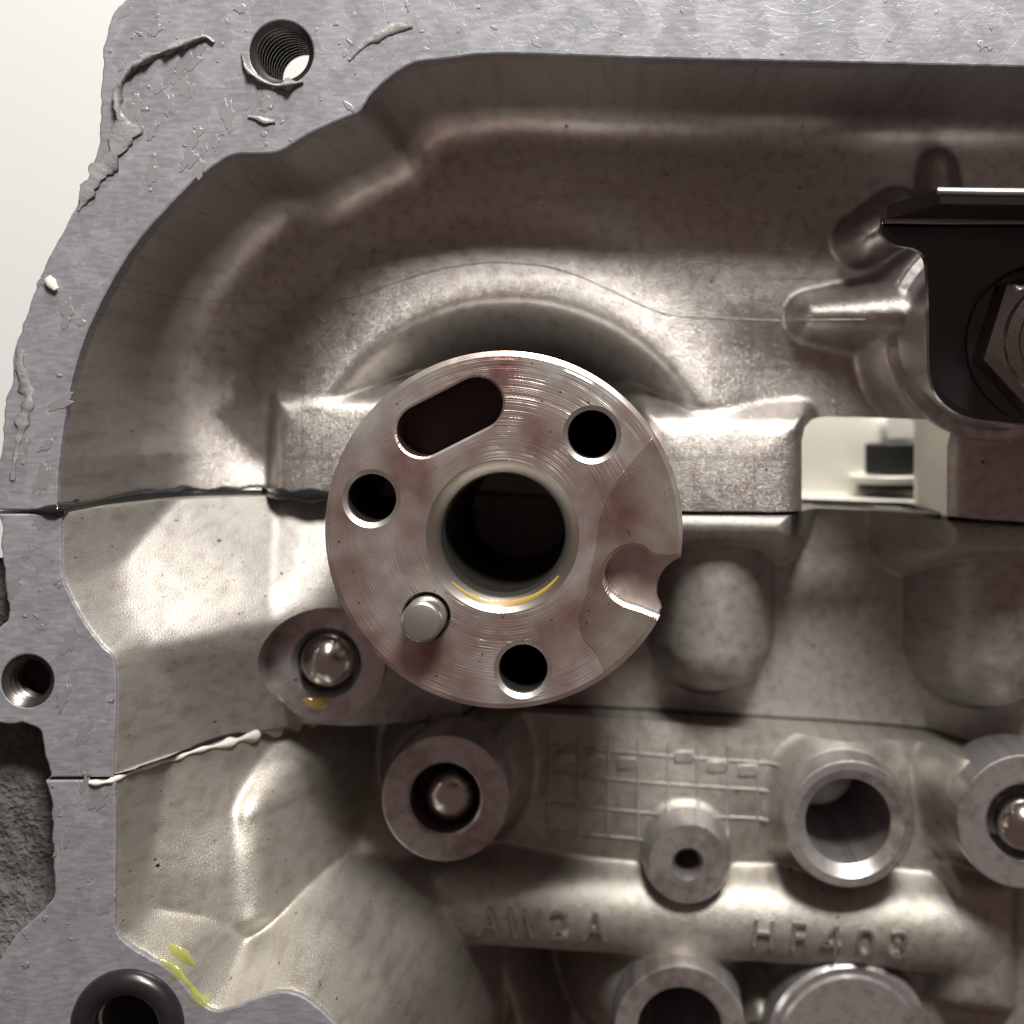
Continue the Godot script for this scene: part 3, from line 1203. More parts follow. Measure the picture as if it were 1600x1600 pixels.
func build_lower() -> void:
	lower = thing("lower_engine_casting", "lower aluminium engine casting with raised lettering, date grid and several drilled round bosses", "engine casting", Vector3(0, -90, -40))
	var seal := p2(200, 1602)
	rim_plate(rim_out_c, rim_in_c, [], [circle(seal, 8.6, 64)], 16.0, 17, lower)
	var b := Buf.new()
	lathe(b, seal, [Vector2(8.65, 0.0), Vector2(8.6, -2.2), Vector2(5.4, -2.2), Vector2(5.0, -2.6), Vector2(4.9, -45), Vector2(0.05, -46)], 64)
	commit(b, "counterbored_hole", M.steel, lower)
	var sk := Relief.new()
	skin_c = sk
	sk.setup(-76, 108, -122, -41, 0.2)
	var c := []
	for q in [[190, 1230, -8], [190, 1340, -6], [190, 1450, -6], [300, 1190, -16], [345, 1175, -22], [390, 1160, -28], [300, 1300, -14], [300, 1420, -12], [430, 1150, -35], [430, 1250, -28], [430, 1340, -22], [490, 1150, -44], [520, 1250, -42], [280, 1500, -12], [400, 1540, -16], [600, 1150, -50], [640, 1300, -49], [850, 1130, -52], [1050, 1200, -47], [1230, 1200, -46], [1460, 1190, -47], [1590, 1180, -47], [640, 1420, -58], [640, 1580, -60], [700, 1500, -60], [860, 1550, -66], [1200, 1540, -60], [1450, 1400, -48], [1550, 1450, -46], [1050, 1320, -46], [860, 1330, -49], [900, 1240, -48], [540, 1640, -42], [640, 1720, -62], [860, 1720, -68], [1200, 1720, -62], [430, 1720, -34], [250, 1720, -26], [1500, 1720, -48]]:
		c.append(pt(q[0], q[1], q[2]))
	sk.through(c)
	# the big rounded swelling at left, its knob and the neck to the ball boss
	sk.bar(p2(520, 1440, -34), p2(450, 1660, -34), 9.0, 18.0, -36.0, -35.0, 10.0)
	sk.ridge(p2(588, 1322, -36), p2(580, 1345, -34), 1.5, 2.0, -35.0, -33.0, 2.0, 3.0, 3.0, true, 8.0)
	for q in 6:
		sk.blur(2.2)
	sk.ridge(p2(394, 1266, -26), p2(398, 1415, -22), 2.0, 2.2, -19.0, -14.0, 1.8, 2.2, 2.0)
	# columns under the machined bosses
	var b2 := p2(695, 1248, -30)
	var b3 := p2(1328, 1288, -34)
	var b4 := p2(1601, 1284, -30)
	var plug := p2(1075, 1350, -38)
	var port5 := p2(1062, 1612, -36)
	var cover := p2(1330, 1640, -40)
	sk.ridge(b2, b2 + Vector2(-1, 1), 10.6, 11.0, -35.0, -40.0, 3.5, 1.5, 4.0)
	sk.ridge(b3, b3 + Vector2(0, 1.0), 11.0, 11.0, -38.0, -38.0, 3.0, 2.0, 5.0)
	sk.ridge(b4, b4 + Vector2(-1.0, 3.0), 11.6, 11.6, -35.0, -35.0, 3.5, 2.0, 4.0)
	sk.ridge(plug, plug + Vector2(0, 0.6), 7.6, 7.6, -42.5, -42.5, 3.5, 1.5, 3.0)
	# dark pockets
	sk.ridge(p2(675, 1440, -58), p2(670, 1640, -58), 2.5, 2.5, -78.0, -78.0, 4.0, 2.0, 4.0, false)
	sk.block(path2([785, 1510, 945, 1505, 945, 1700, 785, 1700], -60), -84.0, 3.0, 3.0, 4.0, false, 22.0)
	# oil gallery across, its branch downwards, and the pad at right
	sk.bar(p2(700, 1410, -46), p2(1500, 1450, -46), 8.0, 8.8, -48.5, -47.5, 4.0)
	sk.bar(p2(1052, 1440, -46), p2(1062, 1620, -42), 9.0, 11.0, -53.0, -47.0, 5.0)
	sk.ridge(port5, port5, 11.0, 11.0, -40.0, -40.0, 3.0, 2.0, 4.0)
	sk.ridge(cover, cover, 14.5, 14.5, -46.0, -46.0, 3.0, 2.0, 4.0)
	sk.block(path2([1500, 1385, 1585, 1385, 1580, 1585, 1500, 1575], -40), -40.0, 2.5, 1.2, 3.0)
	sk.ridge(p2(775, 1480, -60), p2(822, 1660, -60), 1.6, 1.6, -58.0, -62.0, 3.0, 3.0, 2.0)
	sk.ridge(p2(1165, 1530, -56), p2(1165, 1545, -56), 2.4, 2.4, -62.0, -62.0, 3.0, 1.5, 2.0, false)
	sk.ridge(p2(1190, 1585, -50), p2(1188, 1592, -50), 1.4, 1.4, -48.0, -48.0, 2.0, 2.5, 3.0)
	var cavity := rim_in_c.duplicate()
	cavity.append_array(PackedVector2Array([Vector2(-24, -165), Vector2(120, -165), Vector2(120, 0), Vector2(-62, 0)]))
	sk.wall(spline(rim_in_c, 1.5), cavity, 3.5, 3.5, -90, -42, 1.5)
	sk.bump(73, 0.06, 0.25)
	sk.blur(0.4)
	sk.blur(0.4)
	sk.cut_circle(b2, 9.0)
	sk.cut_circle(b3, 9.0)
	sk.cut_circle(b4, 9.0)
	sk.cut_circle(plug, 6.0)
	sk.cut_circle(port5, 9.5)
	sk.cut_circle(cover, 12.0)
	sk.trim(joint_b, false, -0.2)
	b = Buf.new()
	sk.mesh(b)
	hem(b, sk, run(joint_b, -62, 108, -0.2), Vector2(0, 1), 22.0)
	commit(b, "cavity_wall", M.oily_aluminium, lower)
	port(lower, "ball_port", b2, -30.0, 11.3, 6.3, -44.0, 0.5, 14.0)
	port(lower, "oil_port", b3, -34.0, 11.6, 7.8, -46.0, 2.0, 40.0)
	port(lower, "ball_port", b4, -30.0, 12.0, 6.6, -44.0, 0.5, 14.0)
	port(lower, "oil_port", port5, -36.0, 12.0, 7.8, -48.0, 0.6, 45.0)
	b = Buf.new()
	lathe(b, plug, [Vector2(8.4, -46), Vector2(8.2, -41.2), Vector2(7.7, -40.0), Vector2(7.6, -38.6), Vector2(7.2, -38.0)] + rings(7.1, 3.1, -38.0) + [Vector2(3.0, -38.0), Vector2(2.3, -39.4), Vector2(2.2, -52), Vector2(0.05, -53)], 64)
	commit(b, "drilled_boss", M.machined_face, lower)
	b = Buf.new()
	lathe(b, cover, [Vector2(15.6, -50), Vector2(15.4, -42.0), Vector2(14.6, -41.2), Vector2(13.4, -41.2), Vector2(13.0, -40.6)] + rings(12.9, 0.3, -40.4) + [Vector2(0.05, -40.4)], 72)
	commit(b, "round_cover", M.machined_face, lower)
	letters("AW2A", pt(764, 1441, -40), pt(930, 1446, -40), 7.4, lower, sk)
	letters("HF403", pt(1192, 1456, -40), pt(1403, 1472, -40), 7.2, lower, sk)
	# date grid: raised lines, some cells with a raised or sunk plug
	for i in 9:
		grid_line(sk, pt(858 + i * 46.5, 1152 + i * 2.0, -48), pt(856 + i * 46.5, 1305 + i * 2.4, -48))
	for j in 4:
		var v: float = [1170, 1212, 1258, 1300][j]
		grid_line(sk, pt(858, v, -48), pt(858 + 372, v + 20, -48))
	for q in [[886, 1188], [930, 1190], [980, 1192], [1068, 1180], [1118, 1194], [1166, 1199]]:
		var p := pt(q[0], q[1], -48)
		var z := sk.at(p.x, p.y)
		var w := Buf.new()
		var r := 1.8
		plate(w, PackedVector2Array([Vector2(p.x - r, p.y - 1.2), Vector2(p.x + r, p.y - 1.2), Vector2(p.x + r, p.y + 1.2), Vector2(p.x - r, p.y + 1.2)]), [], z + 0.55, z - 1.0, 0.3)
		commit(w, "date_mark", M.rough_aluminium, lower)

func grid_line(sk: Relief, a: Vector3, b: Vector3) -> void:
	var p := PackedVector3Array()
	var r := PackedFloat32Array()
	for i in 25:
		var q := a.lerp(b, i / 24.0)
		q.z = sk.at(q.x, q.y)
		if q.z > -43.5:
			break
		p.append(q)
		r.append(0.38)
	if p.size() < 3:
		return
	var w := Buf.new()
	tube(w, p, r, 6, 0.7)
	commit(w, "grid_line", M.rough_aluminium, lower)

func build_flange() -> void:
	var c := p2(787, 828)
	var t := thing("crankshaft_flange", "round turned steel crankshaft flange with central bore, slot, pin and three bolt holes", "flange", Vector3(c.x, c.y - 28, -12))
	var disc := circle(c, 28.0, 200)
	# the open notch at the right edge and its scooped lip
	var notch := spline(path2([1100, 868, 1030, 872, 1000, 856, 975, 857, 954, 872, 945, 895, 952, 922, 972, 940, 1000, 950, 1030, 962, 1060, 975, 1100, 985]), 0.6)
	var upper_disc: PackedVector2Array = Geometry2D.clip_polygons(disc, notch)[0]
	var scoop := circle(p2(1082, 928), 5.4, 40)
	var lower_disc: PackedVector2Array = Geometry2D.clip_polygons(disc, scoop)[0]
	var a := p2(660, 673)
	var e := p2(745, 630)
	var dir := (e - a).normalized()
	var slot := PackedVector2Array()
	for i in 17:
		slot.append(e + dir.rotated(-PI / 2 + PI * i / 16.0) * 4.1)
	for i in 17:
		slot.append(a + dir.rotated(PI / 2 + PI * i / 16.0) * 4.1)
	var bore := p2(785, 838)
	var holes := [p2(925, 679), p2(580, 779), p2(817, 1046)]
	var pin := p2(666, 963)
	var cuts := [circle(bore, 12.0, 96), inset(slot, -0.35), circle(pin, 3.9, 40)]
	for h in holes:
		cuts.append(circle(h, 4.6, 48))
	var b := Buf.new()
	plate(b, upper_disc, cuts, 0.0, -4.5, 0.8, false, false)
	edge(b, slot, inset(slot, -0.35), 0.0, -1.2, 0.35, -1.0)
	plate(b, lower_disc, [circle(bore, 12.0, 96), slot] + cuts.slice(2), -4.5, -13.0, 0.2, true, false)
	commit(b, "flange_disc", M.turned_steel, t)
	b = Buf.new()
	var pad: PackedVector2Array = Geometry2D.intersect_polygons(spline(path2([905, 965, 915, 930, 930, 860, 940, 800, 965, 750, 1005, 700, 1035, 678, 1100, 700, 1150, 900, 1080, 1010, 980, 1090, 930, 1020, 912, 1000]), 0.6, true), circle(c, 27.2, 160))[0]
	pad = Geometry2D.clip_polygons(pad, Geometry2D.offset_polygon(notch, 0.5)[0])[0]
	plate(b, pad, [], 0.08, -0.2, 0.1)
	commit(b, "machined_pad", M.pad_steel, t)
	b = Buf.new()
	lathe(b, c, [Vector2(24.0, -46), Vector2(24.0, -13.0)], 96)
	commit(b, "shaft", M.steel, t)
	b = Buf.new()
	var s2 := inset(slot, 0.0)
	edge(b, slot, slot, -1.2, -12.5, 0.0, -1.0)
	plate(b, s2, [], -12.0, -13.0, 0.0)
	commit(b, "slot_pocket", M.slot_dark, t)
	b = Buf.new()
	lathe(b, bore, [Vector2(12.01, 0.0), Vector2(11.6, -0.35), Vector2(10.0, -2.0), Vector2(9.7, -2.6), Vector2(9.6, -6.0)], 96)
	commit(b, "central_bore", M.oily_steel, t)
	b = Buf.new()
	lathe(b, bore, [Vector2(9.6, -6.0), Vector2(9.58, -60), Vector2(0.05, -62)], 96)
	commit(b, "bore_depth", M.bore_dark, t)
	for h in holes:
		b = Buf.new()
		lathe(b, h, [Vector2(4.61, 0.0), Vector2(3.85, -0.55), Vector2(3.8, -1.5)], 48)
		var hm := commit(b, "bolt_hole", M.steel, t)
		b = Buf.new()
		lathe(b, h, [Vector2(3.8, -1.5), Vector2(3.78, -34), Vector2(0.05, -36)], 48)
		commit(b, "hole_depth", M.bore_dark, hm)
	b = Buf.new()
	lathe(b, pin, [Vector2(3.9, 0.0), Vector2(3.7, -0.4), Vector2(3.7, -6.0), Vector2(3.2, -6.0)], 40)
	commit(b, "pin_hole", M.steel, t)
	b = Buf.new()
	lathe(b, pin, [Vector2(3.2, -6.0), Vector2(3.2, 5.2), Vector2(2.85, 5.7), Vector2(2.6, 5.8), Vector2(0.02, 5.8)], 48)
	commit(b, "dowel_pin", M.pin_steel, t)

func build_balls() -> void:
	var spots := [[513, 1031, -29.0, 4.7, "steel ball pressed into the seat left of the flange, just above the white bead", 0], [704, 1240, -35.0, 4.8, "steel ball deep in the port below the flange", 0], [1597, 1284, -31.0, 5.0, "steel ball in the port at the right edge", 0]]
	for q in spots:
		var p := pt(q[0], q[1], q[2])
		var b := Buf.new()
		ball(b, p, q[3])
		tag(commit(b, "steel_ball", M.ball_steel), q[4], "steel ball", "steel balls plugging the oil passages")

func build_bracket() -> void:
	var z := -5.6
	var t := thing("black_bracket", "glossy black metal bracket with a bent top flange at the right edge", "bracket", pt(1560, 660, z))
	var b := Buf.new()
	var o := spline(path2([1380, 346, 1378, 362, 1398, 381, 1432, 389, 1449, 412, 1453, 500, 1456, 590, 1478, 632, 1525, 654, 1620, 664], z), 0.6)
	o.append_array(path2([1790, 668, 1790, 346], z))
	plate(b, o, [], z, z - 2.6, 1.0, true)
	commit(b, "plate", M.black_paint, t)
	# flange that stands towards the viewer
	b = Buf.new()
	var y1 := pt(1400, 346, z).y
	var xa := pt(1380, 346, z).x
	var near := 15.0
	var q := [Vector3(xa, y1, z - 2.6), Vector3(xa, y1, z + 3.0), Vector3(xa + 4.2, y1, near), Vector3(106, y1 - 0.4, near), Vector3(106, y1 - 0.4, z - 2.6)]
	var up := Vector3(0, 2.2, 0)
	for i in 5:
		var j := (i + 1) % 5
		var side: Vector3 = (q[j] - q[i]).cross(up).normalized()
		b.flat(q[i], q[j], q[j] + up * 0.85, q[i] + up * 0.85, side * -1.0 if side.dot(q[i] - Vector3(90, y1, 5)) < 0 else side)
	var f := b.v.size()
	for s in 2:
		for i in 5:
			var inn: Vector3 = q[i] + (up if s else Vector3.ZERO)
			b.vert(inn, Vector3(0, 1 if s else -1, 0))
	for s in 2:
		for i in range(1, 4):
			b.tri(f + s * 5, f + s * 5 + i, f + s * 5 + i + 1)
	for i in 5:
		var j := (i + 1) % 5
		var m: Vector3 = ((q[i] + q[j]) * 0.5 - Vector3(90, y1, 5)).normalized()
		b.flat(q[i] + up * 0.85, q[j] + up * 0.85, q[j] + up, q[i] + up, m + Vector3.UP)
	commit(b, "bent_flange", M.black_paint, t)
	# bright tubes put in as highlights along the flange edge and its bend
	b = Buf.new()
	tube(b, PackedVector3Array([Vector3(xa + 3.9, y1 + 1.9, near - 0.1), Vector3(70, y1 + 1.75, near - 0.1), Vector3(106, y1 + 1.5, near - 0.1)]), PackedFloat32Array([0.5, 0.55, 0.55]), 12)
	commit(b, "edge_highlight", M.steel, t)
	b = Buf.new()
	tube(b, PackedVector3Array([Vector3(xa + 0.2, y1, z + 0.2), Vector3(70, y1 - 0.2, z + 0.2), Vector3(106, y1 - 0.4, z + 0.2)]), PackedFloat32Array([0.4, 0.4, 0.4]), 12)
	commit(b, "bend_highlight", M.pin_steel, t)

	var hc := p2(1652, 535, 0)
	var bt := thing("hex_bolt", "worn zinc hex bolt head holding the black bracket", "bolt", Vector3(hc.x, hc.y - 12, -5))
	b = Buf.new()
	var hex := PackedVector2Array()
	for i in 6:
		hex.append(hc + Vector2.from_angle(PI + 0.22 + TAU * i / 6) * 12.6)
	var hx := PackedVector2Array()
	for i in 6:
		for k in 8:
			hx.append(hex[i].lerp(hex[(i + 1) % 6], k / 8.0))
	plate(b, hx, [], 4.0, -4.6, 1.6)
	commit(b, "head", M.bolt_zinc, bt)
	b = Buf.new()
	lathe(b, hc, [Vector2(9.6, 3.9), Vector2(9.2, 4.8), Vector2(7.5, 5.0), Vector2(7.0, 4.3), Vector2(0.05, 4.3)], 48)
	commit(b, "head_crown", M.bolt_zinc, bt)
	b = Buf.new()
	lathe(b, hc, [Vector2(13.0, -5.55), Vector2(12.9, -4.6), Vector2(12.4, -4.4), Vector2(6.0, -4.4)], 64)
	commit(b, "washer", M.black_paint, bt)

func build_window_inside() -> void:
	# what shows through the window
	var b := Buf.new()
	var a := pt(1220, 640, -84)
	var e := pt(1520, 830, -84)
	plate(b, PackedVector2Array([Vector2(a.x, e.y), Vector2(e.x, e.y), Vector2(e.x, a.y), Vector2(a.x, a.y)]), [], -84, -90, 0.5, true)
	tag(commit(b, "inner_plate", M.bright_metal), "bright metal plate inside the engine, seen through the small window", "metal plate")
	b = Buf.new()
	var s0 := pt(1225, 776, -66)
	var s1 := pt(1500, 800, -66)
	plate(b, PackedVector2Array([Vector2(s0.x, s1.y - 2), Vector2(s1.x, s1.y - 2), Vector2(s1.x, s0.y - 1.0), Vector2(s0.x, s0.y)]), [], -66, -84, 1.2)
	tag(commit(b, "inner_ledge", M.bright_metal), "bright metal ledge along the bottom of the small window", "ledge")
	b = Buf.new()
	var u0 := pt(1380, 640, -80)
	var u1 := pt(1480, 690, -80)
	plate(b, PackedVector2Array([Vector2(u0.x, u1.y), Vector2(u1.x, u1.y), Vector2(u1.x, u0.y), Vector2(u0.x, u0.y)]), [], -80, -84, 0.8)
	tag(commit(b, "inner_pad", M.bright_metal), "raised pale pad above the dark bolt inside the small window", "metal pad")
	var p := pt(1392, 722, -76)
	var t := thing("flange_bolt", "dark flanged bolt head lying sideways behind the small window", "bolt", Vector3(p.x, p.y - 5, p.z))
	b = Buf.new()
	var hexa := PackedVector2Array()
	for i in 6:
		hexa.append(Vector2.from_angle(TAU * i / 6 + 0.3) * 6.0)
	standing(b, hexa, p + Vector3(0, -2.2, 0), 6.2)
	commit(b, "hex_head", M.dark_bolt, t)
	b = Buf.new()
	standing(b, circle(Vector2.ZERO, 9.0, 40), p + Vector3(0, -4.2, 0), 1.6)
	commit(b, "flange", M.bright_metal, t)
	b = Buf.new()
	standing(b, circle(Vector2.ZERO, 7.0, 40), p + Vector3(0, -5.6, 0), 1.4)
	commit(b, "washer", M.dark_bolt, t)

func standing(b: Buf, o: PackedVector2Array, at: Vector3, tall: float) -> void:
	# a prism that stands upright on the outline o in x and z
	var w := Buf.new()
	plate(w, o, [], tall, 0.0, 0.5, true)
	var first := b.v.size()
	for i in w.v.size():
		b.vert(at + Vector3(w.v[i].x, w.v[i].z, -w.v[i].y), Vector3(w.n[i].x, w.n[i].z, -w.n[i].y))
	for i in range(0, w.f.size(), 3):
		b.tri(first + w.f[i], first + w.f[i + 1], first + w.f[i + 2])

func strip(b: Buf, px: Array, z: float, width: Array, thick: float, sd: int, noise := 0.5) -> void:
	var l := spline(path2(px, z), 0.35)
	var p := PackedVector3Array()
	var r := PackedFloat32Array()
	var no := FastNoiseLite.new()
	no.seed = sd
	no.frequency = 0.09
	for i in l.size():
		var t := float(i) / (l.size() - 1)
		var k := t * (width.size() - 1)
		var a := int(minf(k, width.size() - 2))
		p.append(Vector3(l[i].x, l[i].y, z + no.get_noise_1d(i * 1.0) * 0.25))
		r.append(maxf(0.06, lerpf(width[a], width[a + 1], k - a) * (1.0 + noise * no.get_noise_2d(i * 0.8, 9))))
	tube(b, p, r, 12, thick, noise, sd)

func build_sealant() -> void:
	var b := Buf.new()
	strip(b, [186, 190, 184, 150, 196, 118, 222, 98, 250, 84, 285, 72, 318, 58, 334, 66], 0.25, [0.35, 0.5, 0.45, 0.4, 0.6, 0.2], 1.8, 101, 1.1)
	tag(commit(b, "sealant_curl", M.grey_sealant), "torn grey sealant curl arching across the upper left corner of the rim", "sealant", "torn sealant on the rim")
	b = Buf.new()
	strip(b, [184, 170, 192, 205, 178, 240, 155, 268, 138, 300, 122, 328], 0.3, [0.5, 1.7, 1.4, 1.5, 1.0, 0.3], 0.28, 102, 1.0)
	tag(commit(b, "sealant_flap", M.grey_sealant), "loose grey sealant flap hanging over the outer left edge of the rim", "sealant", "torn sealant on the rim")
	b = Buf.new()
	strip(b, [378, 84, 386, 108, 408, 126, 432, 134, 452, 132, 474, 128], 0.3, [0.25, 0.4, 0.4, 0.35, 0.6, 0.2], 1.6, 103, 1.1)
	tag(commit(b, "sealant_lip", M.grey_sealant), "ragged sealant lip along the lower edge of the top threaded hole", "sealant", "torn sealant on the rim")
	b = Buf.new()
	strip(b, [545, 93, 565, 72, 590, 56, 615, 44, 645, 40], 0.15, [0.25, 0.5, 0.7, 0.8, 0.3], 0.4, 104, 0.9)
	tag(commit(b, "sealant_tear", M.grey_sealant), "thin torn sealant streak on the rim right of the top threaded hole", "sealant", "torn sealant on the rim")
	b = Buf.new()
	strip(b, [387, 182, 400, 184, 415, 190, 430, 190], 0.25, [0.3, 0.5, 0.5, 0.25], 0.5, 105, 0.9)
	tag(commit(b, "sealant_flake", M.grey_sealant), "small raised sealant flake below the top threaded hole", "sealant", "torn sealant on the rim")
	b = Buf.new()
	strip(b, [74, 434, 80, 442, 88, 452], 0.5, [0.6, 0.8, 0.6], 0.5, 106, 0.4)
	tag(commit(b, "sealant_flake", M.white_sealant), "bright white sealant chip on the left rim", "sealant", "torn sealant on the rim")
	b = Buf.new()
	strip(b, [30, 545, 36, 590, 44, 625, 36, 660, 26, 700, 18, 750], 0.1, [0.4, 0.7, 0.9, 0.6, 0.5, 0.4], 0.4, 107, 0.9)
	tag(commit(b, "sealant_smear", M.grey_sealant), "rough sealant smear down the outer left rim above the joint", "sealant", "torn sealant on the rim")
	# scraps and films too small to count
	b = Buf.new()
	rng.seed = 77
	var zones := [rim_out_a, rim_out_b, rim_out_c]
	for q in 60:
		var p := p2(rng.randf_range(165, 420), rng.randf_range(20, 330)) if q < 26 else p2(rng.randf_range(20, 180), rng.randf_range(300, 1480))
		if not on_rim(p):
			continue
		var o := PackedVector2Array()
		var n := 26
		var turn := rng.randf_range(0.6, 1.6)
		var size := rng.randf_range(0.7, 1.9)
		var no := FastNoiseLite.new()
		no.seed = q
		no.frequency = 0.9
		for i in n:
			var d := Vector2.from_angle(TAU * i / n)
			o.append(p + Vector2(d.x * 2.2, d.y).rotated(turn) * size * (0.62 + 0.6 * no.get_noise_2d(d.x * 1.2, d.y * 1.2 + q)))
		plate(b, o, [], rng.randf_range(0.03, 0.09), -0.1, 0.05)
	for q in 170:
		var r := rng.randf()
		var p: Vector2
		if r < 0.3:
			p = p2(rng.randf_range(170, 560), rng.randf_range(10, 230))
		elif r < 0.45:
			p = p2(rng.randf_range(560, 1600), rng.randf_range(0, 85))
		elif r < 0.85:
			p = p2(rng.randf_range(5, 300), rng.randf_range(230, 1220))
		else:
			p = p2(rng.randf_range(10, 300), rng.randf_range(1220, 1590))
		if not on_rim(p):
			continue
		var n := rng.randi_range(9, 16)
		var o := PackedVector2Array()
		var size := rng.randf_range(0.12, 0.6) * (1.0 if rng.randf() < 0.85 else 2.0)
		var long := rng.randf_range(0.8, 2.0)
		var turn := rng.randf() * TAU
		for i in n:
			o.append(p + Vector2(cos(TAU * i / n) * long, sin(TAU * i / n)).rotated(turn) * size * rng.randf_range(0.3, 1.0))
		plate(b, o, [], rng.randf_range(0.03, 0.14), -0.1, size * 0.12)
	var sc := commit(b, "sealant_scraps", M.sealant_film)
	tag(sc, "thin scraps and films of old grey sealant scattered over the rim", "sealant")
	sc.set_meta("kind", "stuff")
	# wet black sealant squeezed out of the upper joint
	b = Buf.new()
	var l := PackedVector3Array()
	var w := PackedFloat32Array()
	for q in spline(PackedVector2Array([p2(48, 794, -0.2), p2(75, 792, -0.3), p2(104, 793, -2), p2(150, 786, -12), p2(225, 778, -26), p2(290, 776, -30), p2(350, 777, -32), p2(420, 774, -32), p2(520, 773, -32)]), 0.5):
		var x := q.x
		var y := Relief.along(joint_a, x) + 0.25
		var z := minf(skin_a.at(x, y + 0.4), 0.0) + 0.5 if x > -70.5 else 0.05
		l.append(Vector3(x, y, z))
		w.append((1.05 + 0.4 * sin(x * 0.8) * sin(x * 0.31 + 1.0)) * clampf((x + 75.6) / 5.0, 0.15, 1.0))
	tube(b, l, w, 10, 1.0, 0.3, 5)
	tag(commit(b, "black_bead_or_gap_strip", M.black_sealant_and_gap), "wet black sealant bead squeezed out of the upper joint, left of the flange", "sealant bead")
	b = Buf.new()  # black strip added behind the gap so no light shows through
	l = PackedVector3Array()
	w = PackedFloat32Array()
	for q in run(joint_a, 20, 106, 0.0):
		l.append(Vector3(q.x, q.y, -36.0 if q.x < 50.0 or q.x > 75.0 else -60.0))
		w.append(0.7)
	tube(b, l, w, 8)
	tag(commit(b, "black_bead_or_gap_strip", M.black_sealant_and_gap), "thin black strip added to keep the joint dark under the bearing blocks right of the flange", "sealant bead")
	# pale bead of the lower joint
	b = Buf.new()
	l = PackedVector3Array()
	w = PackedFloat32Array()
	for q in run(joint_b, -66, -38, -0.35, 0.3):
		var t: float = (q.x + 66.0) / 28.0
		var lump := pow(absf(sin(q.x * 1.15)), 3.0) * 1.3 * smoothstep(0.45, 0.7, t)
		var z := skin_c.at(q.x, q.y - 0.4) if q.x > -62.5 else 0.0
		l.append(Vector3(q.x, q.y - 0.35 + sin(q.x * 0.9) * 0.2, z + 0.25))
		w.append(0.4 + lump + 0.15 * sin(q.x * 2.3))
	tube(b, l, w, 12, 0.9, 0.25, 9)
	tag(commit(b, "white_sealant_bead", M.white_sealant), "lumpy off-white sealant bead along the lower joint at left", "sealant bead")
	b = Buf.new()  # another added strip, keeps the lower gap dark
	l = PackedVector3Array()
	w = PackedFloat32Array()
	for q in run(joint_b, -63, 106, 0.0):
		l.append(Vector3(q.x, q.y, minf(skin_b.at(q.x, q.y + 0.5), skin_c.at(q.x, q.y - 0.5)) - (0.3 if q.x < -44.0 else 1.4)))
		w.append(0.6)
	tube(b, l, w, 8)
	tag(commit(b, "black_bead_or_gap_strip", M.black_sealant_and_gap), "black strip added to keep the lower joint dark below the flange", "sealant bead")

func on_rim(p: Vector2) -> bool:
	for k in 3:
		var o: PackedVector2Array = [rim_out_a, rim_out_b, rim_out_c][k].duplicate()
		if k == 0:
			o.append(Vector2(105, 84))
		var i: PackedVector2Array = [rim_in_a, rim_in_b, rim_in_c][k].duplicate()
		i.reverse()
		o.append_array(i)
		if Geometry2D.is_point_in_polygon(p, o):
			for c in [p2(440, 82), p2(43, 1064)]:
				if p.distance_to(c) < 5.6:
					return false
			return p.distance_to(p2(200, 1602)) > 10.0
	return false

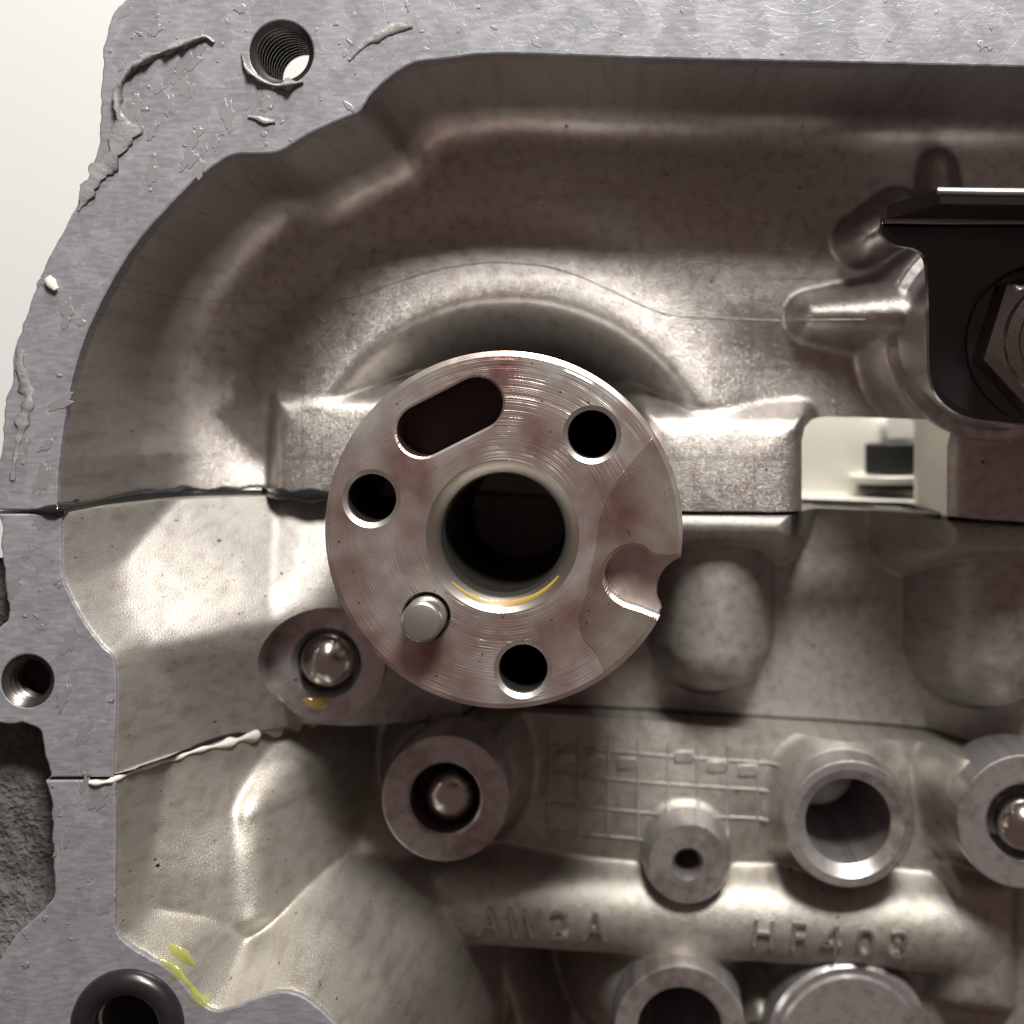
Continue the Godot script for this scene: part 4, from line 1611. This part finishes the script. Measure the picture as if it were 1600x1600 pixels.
func build_small() -> void:
	# golden oil lying in the countersink of the bore
	var bo := p2(785, 838)
	var ob := Buf.new()
	var op := PackedVector3Array()
	var ow := PackedFloat32Array()
	for i in 31:
		var an := deg_to_rad(222.0 + i * 3.4)
		op.append(Vector3(bo.x + cos(an) * 10.75, bo.y + sin(an) * 10.75, -1.05))
		ow.append(0.1 + 0.5 * sin(PI * i / 30.0))
	tube(ob, op, ow, 12, 0.6, 0.3, 4)
	tag(commit(ob, "oil_film", M.oil), "golden oil lying along the bottom of the flange's central bore", "oil")
	# O-ring
	var c := p2(200, 1602)
	var b := Buf.new()
	var l := PackedVector3Array()
	var w := PackedFloat32Array()
	for i in 64:
		var d := Vector2.from_angle(TAU * i / 64) * 6.9
		l.append(Vector3(c.x + d.x, c.y + d.y, 0.2))
		w.append(2.0)
	tube(b, l, w, 18, 1.0, 0.0, 1, true)
	tag(commit(b, "rubber_ring", M.black_rubber), "shiny black rubber O-ring seated in the lower left rim", "seal ring")
	# coolant
	b = Buf.new()
	strip(b, [248, 1503, 264, 1512, 284, 1528, 300, 1552, 318, 1570, 334, 1578], -0.5, [0.5, 1.2, 0.9, 1.1, 1.4, 0.5], 0.5, 201, 0.6)
	tag(commit(b, "coolant_drip", M.coolant), "yellow-green coolant trail along the rim above the rubber ring", "coolant")
	b = Buf.new()
	var l2 := PackedVector3Array()
	w = PackedFloat32Array()
	for i in 9:
		var p := pt(276 + i * 5.0, 1458 + i * 4.0, -9)
		l2.append(Vector3(p.x, p.y, skin_c.at(p.x, p.y) + 0.1))
		w.append(0.4 + 1.3 * sin(PI * i / 8.0))
	tube(b, l2, w, 12, 0.35, 0.4, 7)
	tag(commit(b, "coolant_drip", M.coolant), "small yellow-green coolant puddle on the pale lower wall", "coolant")
	# oil films
	var k := 0
	for q in [[1322, 1380, -42, 3.4, "amber oil pool under the open port with wide chamfer"], [1580, 1166, -50, 2.2, "amber oil line in the lower joint at the right edge"], [497, 1098, -30, 1.6, "yellow oil pool at the foot of the ball left of the flange"]]:
		b = Buf.new()
		var p := pt(q[0], q[1], q[2])
		l2 = PackedVector3Array()
		w = PackedFloat32Array()
		for i in 11:
			var x: float = p.x + (i - 5) * q[3] * 0.3
			var y: float = p.y + pow((i - 5) * 0.2, 2) * 0.8
			var z: float = (skin_b if k == 2 else skin_c).at(x, y)
			l2.append(Vector3(x, y, (z if k < 2 else -29.5) + 0.1))
			w.append(0.3 + 1.0 * sin(PI * i / 10.0))
		tube(b, l2, w, 12, 0.5)
		tag(commit(b, "oil_film", M.oil), q[4], "oil")
		k += 1

func build_background() -> void:
	var b := Buf.new()
	plate(b, PackedVector2Array([Vector2(-260, -18), Vector2(40, -18), Vector2(40, 240), Vector2(-260, 240)]), [], -58, -60, 0.3, true)
	var o := commit(b, "white_backdrop", M.white_paper)
	tag(o, "plain white sheet behind the engine at upper left", "backdrop")
	o.set_meta("kind", "structure")
	b = Buf.new()
	var sk := Relief.new()
	sk.setup(-260, -73, -220, -8, 0.8)
	sk.h.fill(-8.0)
	sk.bump(91, 0.05, 1.6)
	sk.bump(92, 0.3, 0.5)
	sk.mesh(b)
	o = commit(b, "grey_cloth", M.grey_cloth)
	tag(o, "rumpled dark grey cloth under the engine at lower left", "cloth")
	o.set_meta("kind", "structure")

func _ready() -> void:
	# camera
	var cam := Camera3D.new()
	cam.name = "camera"
	cam.projection = Camera3D.PROJECTION_FRUSTUM
	cam.keep_aspect = Camera3D.KEEP_HEIGHT
	var lens := CameraAttributesPhysical.new()
	lens.frustum_near = 0.02
	lens.frustum_far = 20.0
	lens.frustum_focal_length = 33.0
	lens.frustum_focus_distance = 0.222
	lens.exposure_aperture = 8.5
	cam.attributes = lens
	cam.near = 0.02
	cam.far = 20.0
	cam.size = 0.160 * 0.02 / (EYE.z * S)
	cam.frustum_offset = Vector2(-EYE.x, -EYE.y) * S * 0.02 / (EYE.z * S)
	cam.position = EYE * S
	add_child(cam)
	cam.current = true
	# surroundings
	var env := Environment.new()
	env.background_mode = Environment.BG_COLOR
	env.background_color = Color(0.132, 0.088, 0.078).linear_to_srgb()
	env.tonemap_mode = Environment.TONE_MAPPER_LINEAR
	env.tonemap_exposure = 1.0
	env.sdfgi_enabled = true
	env.ssao_enabled = true
	env.ssil_enabled = true
	var we := WorldEnvironment.new()
	we.name = "surroundings"
	we.environment = env
	add_child(we)
	# lamps: the work lamp above, a higher one, and an unseen fill added inside
	lamp("work_lamp", Vector3(0.09, 0.43, 0.33), Vector3(0, 0, -0.02), Vector2(0.13, 0.13), Color(1.0, 0.985, 0.955), 0.62)
	lamp("high_lamp", Vector3(0.02, 0.60, 0.17), Vector3(0, 0, -0.02), Vector2(0.06, 0.06), Color(1.0, 0.97, 0.92), 0.3)
	lamp("added_window_fill", Vector3(0.07, 0.055, -0.068), Vector3(0.064, 0.0, -0.084), Vector2(0.03, 0.01), Color(1.0, 0.985, 0.94), 0.0045)  # added, unseen: brightens what shows through the window
	lines()
	make_materials()
	var t0 := Time.get_ticks_msec()
	build_background()
	build_upper()
	build_middle()
	build_lower()
	build_flange()
	build_balls()
	build_bracket()
	build_window_inside()
	build_sealant()
	build_small()
	print("built in ", (Time.get_ticks_msec() - t0) / 1000.0)

func lamp(called: String, at: Vector3, to: Vector3, size: Vector2, col: Color, energy: float) -> void:
	var l := AreaLight3D.new()
	l.name = called
	l.area_size = size
	l.light_color = col
	l.light_energy = energy
	l.shadow_enabled = true
	l.position = at
	l.basis = Basis.looking_at(to - at, Vector3.UP)
	add_child(l)
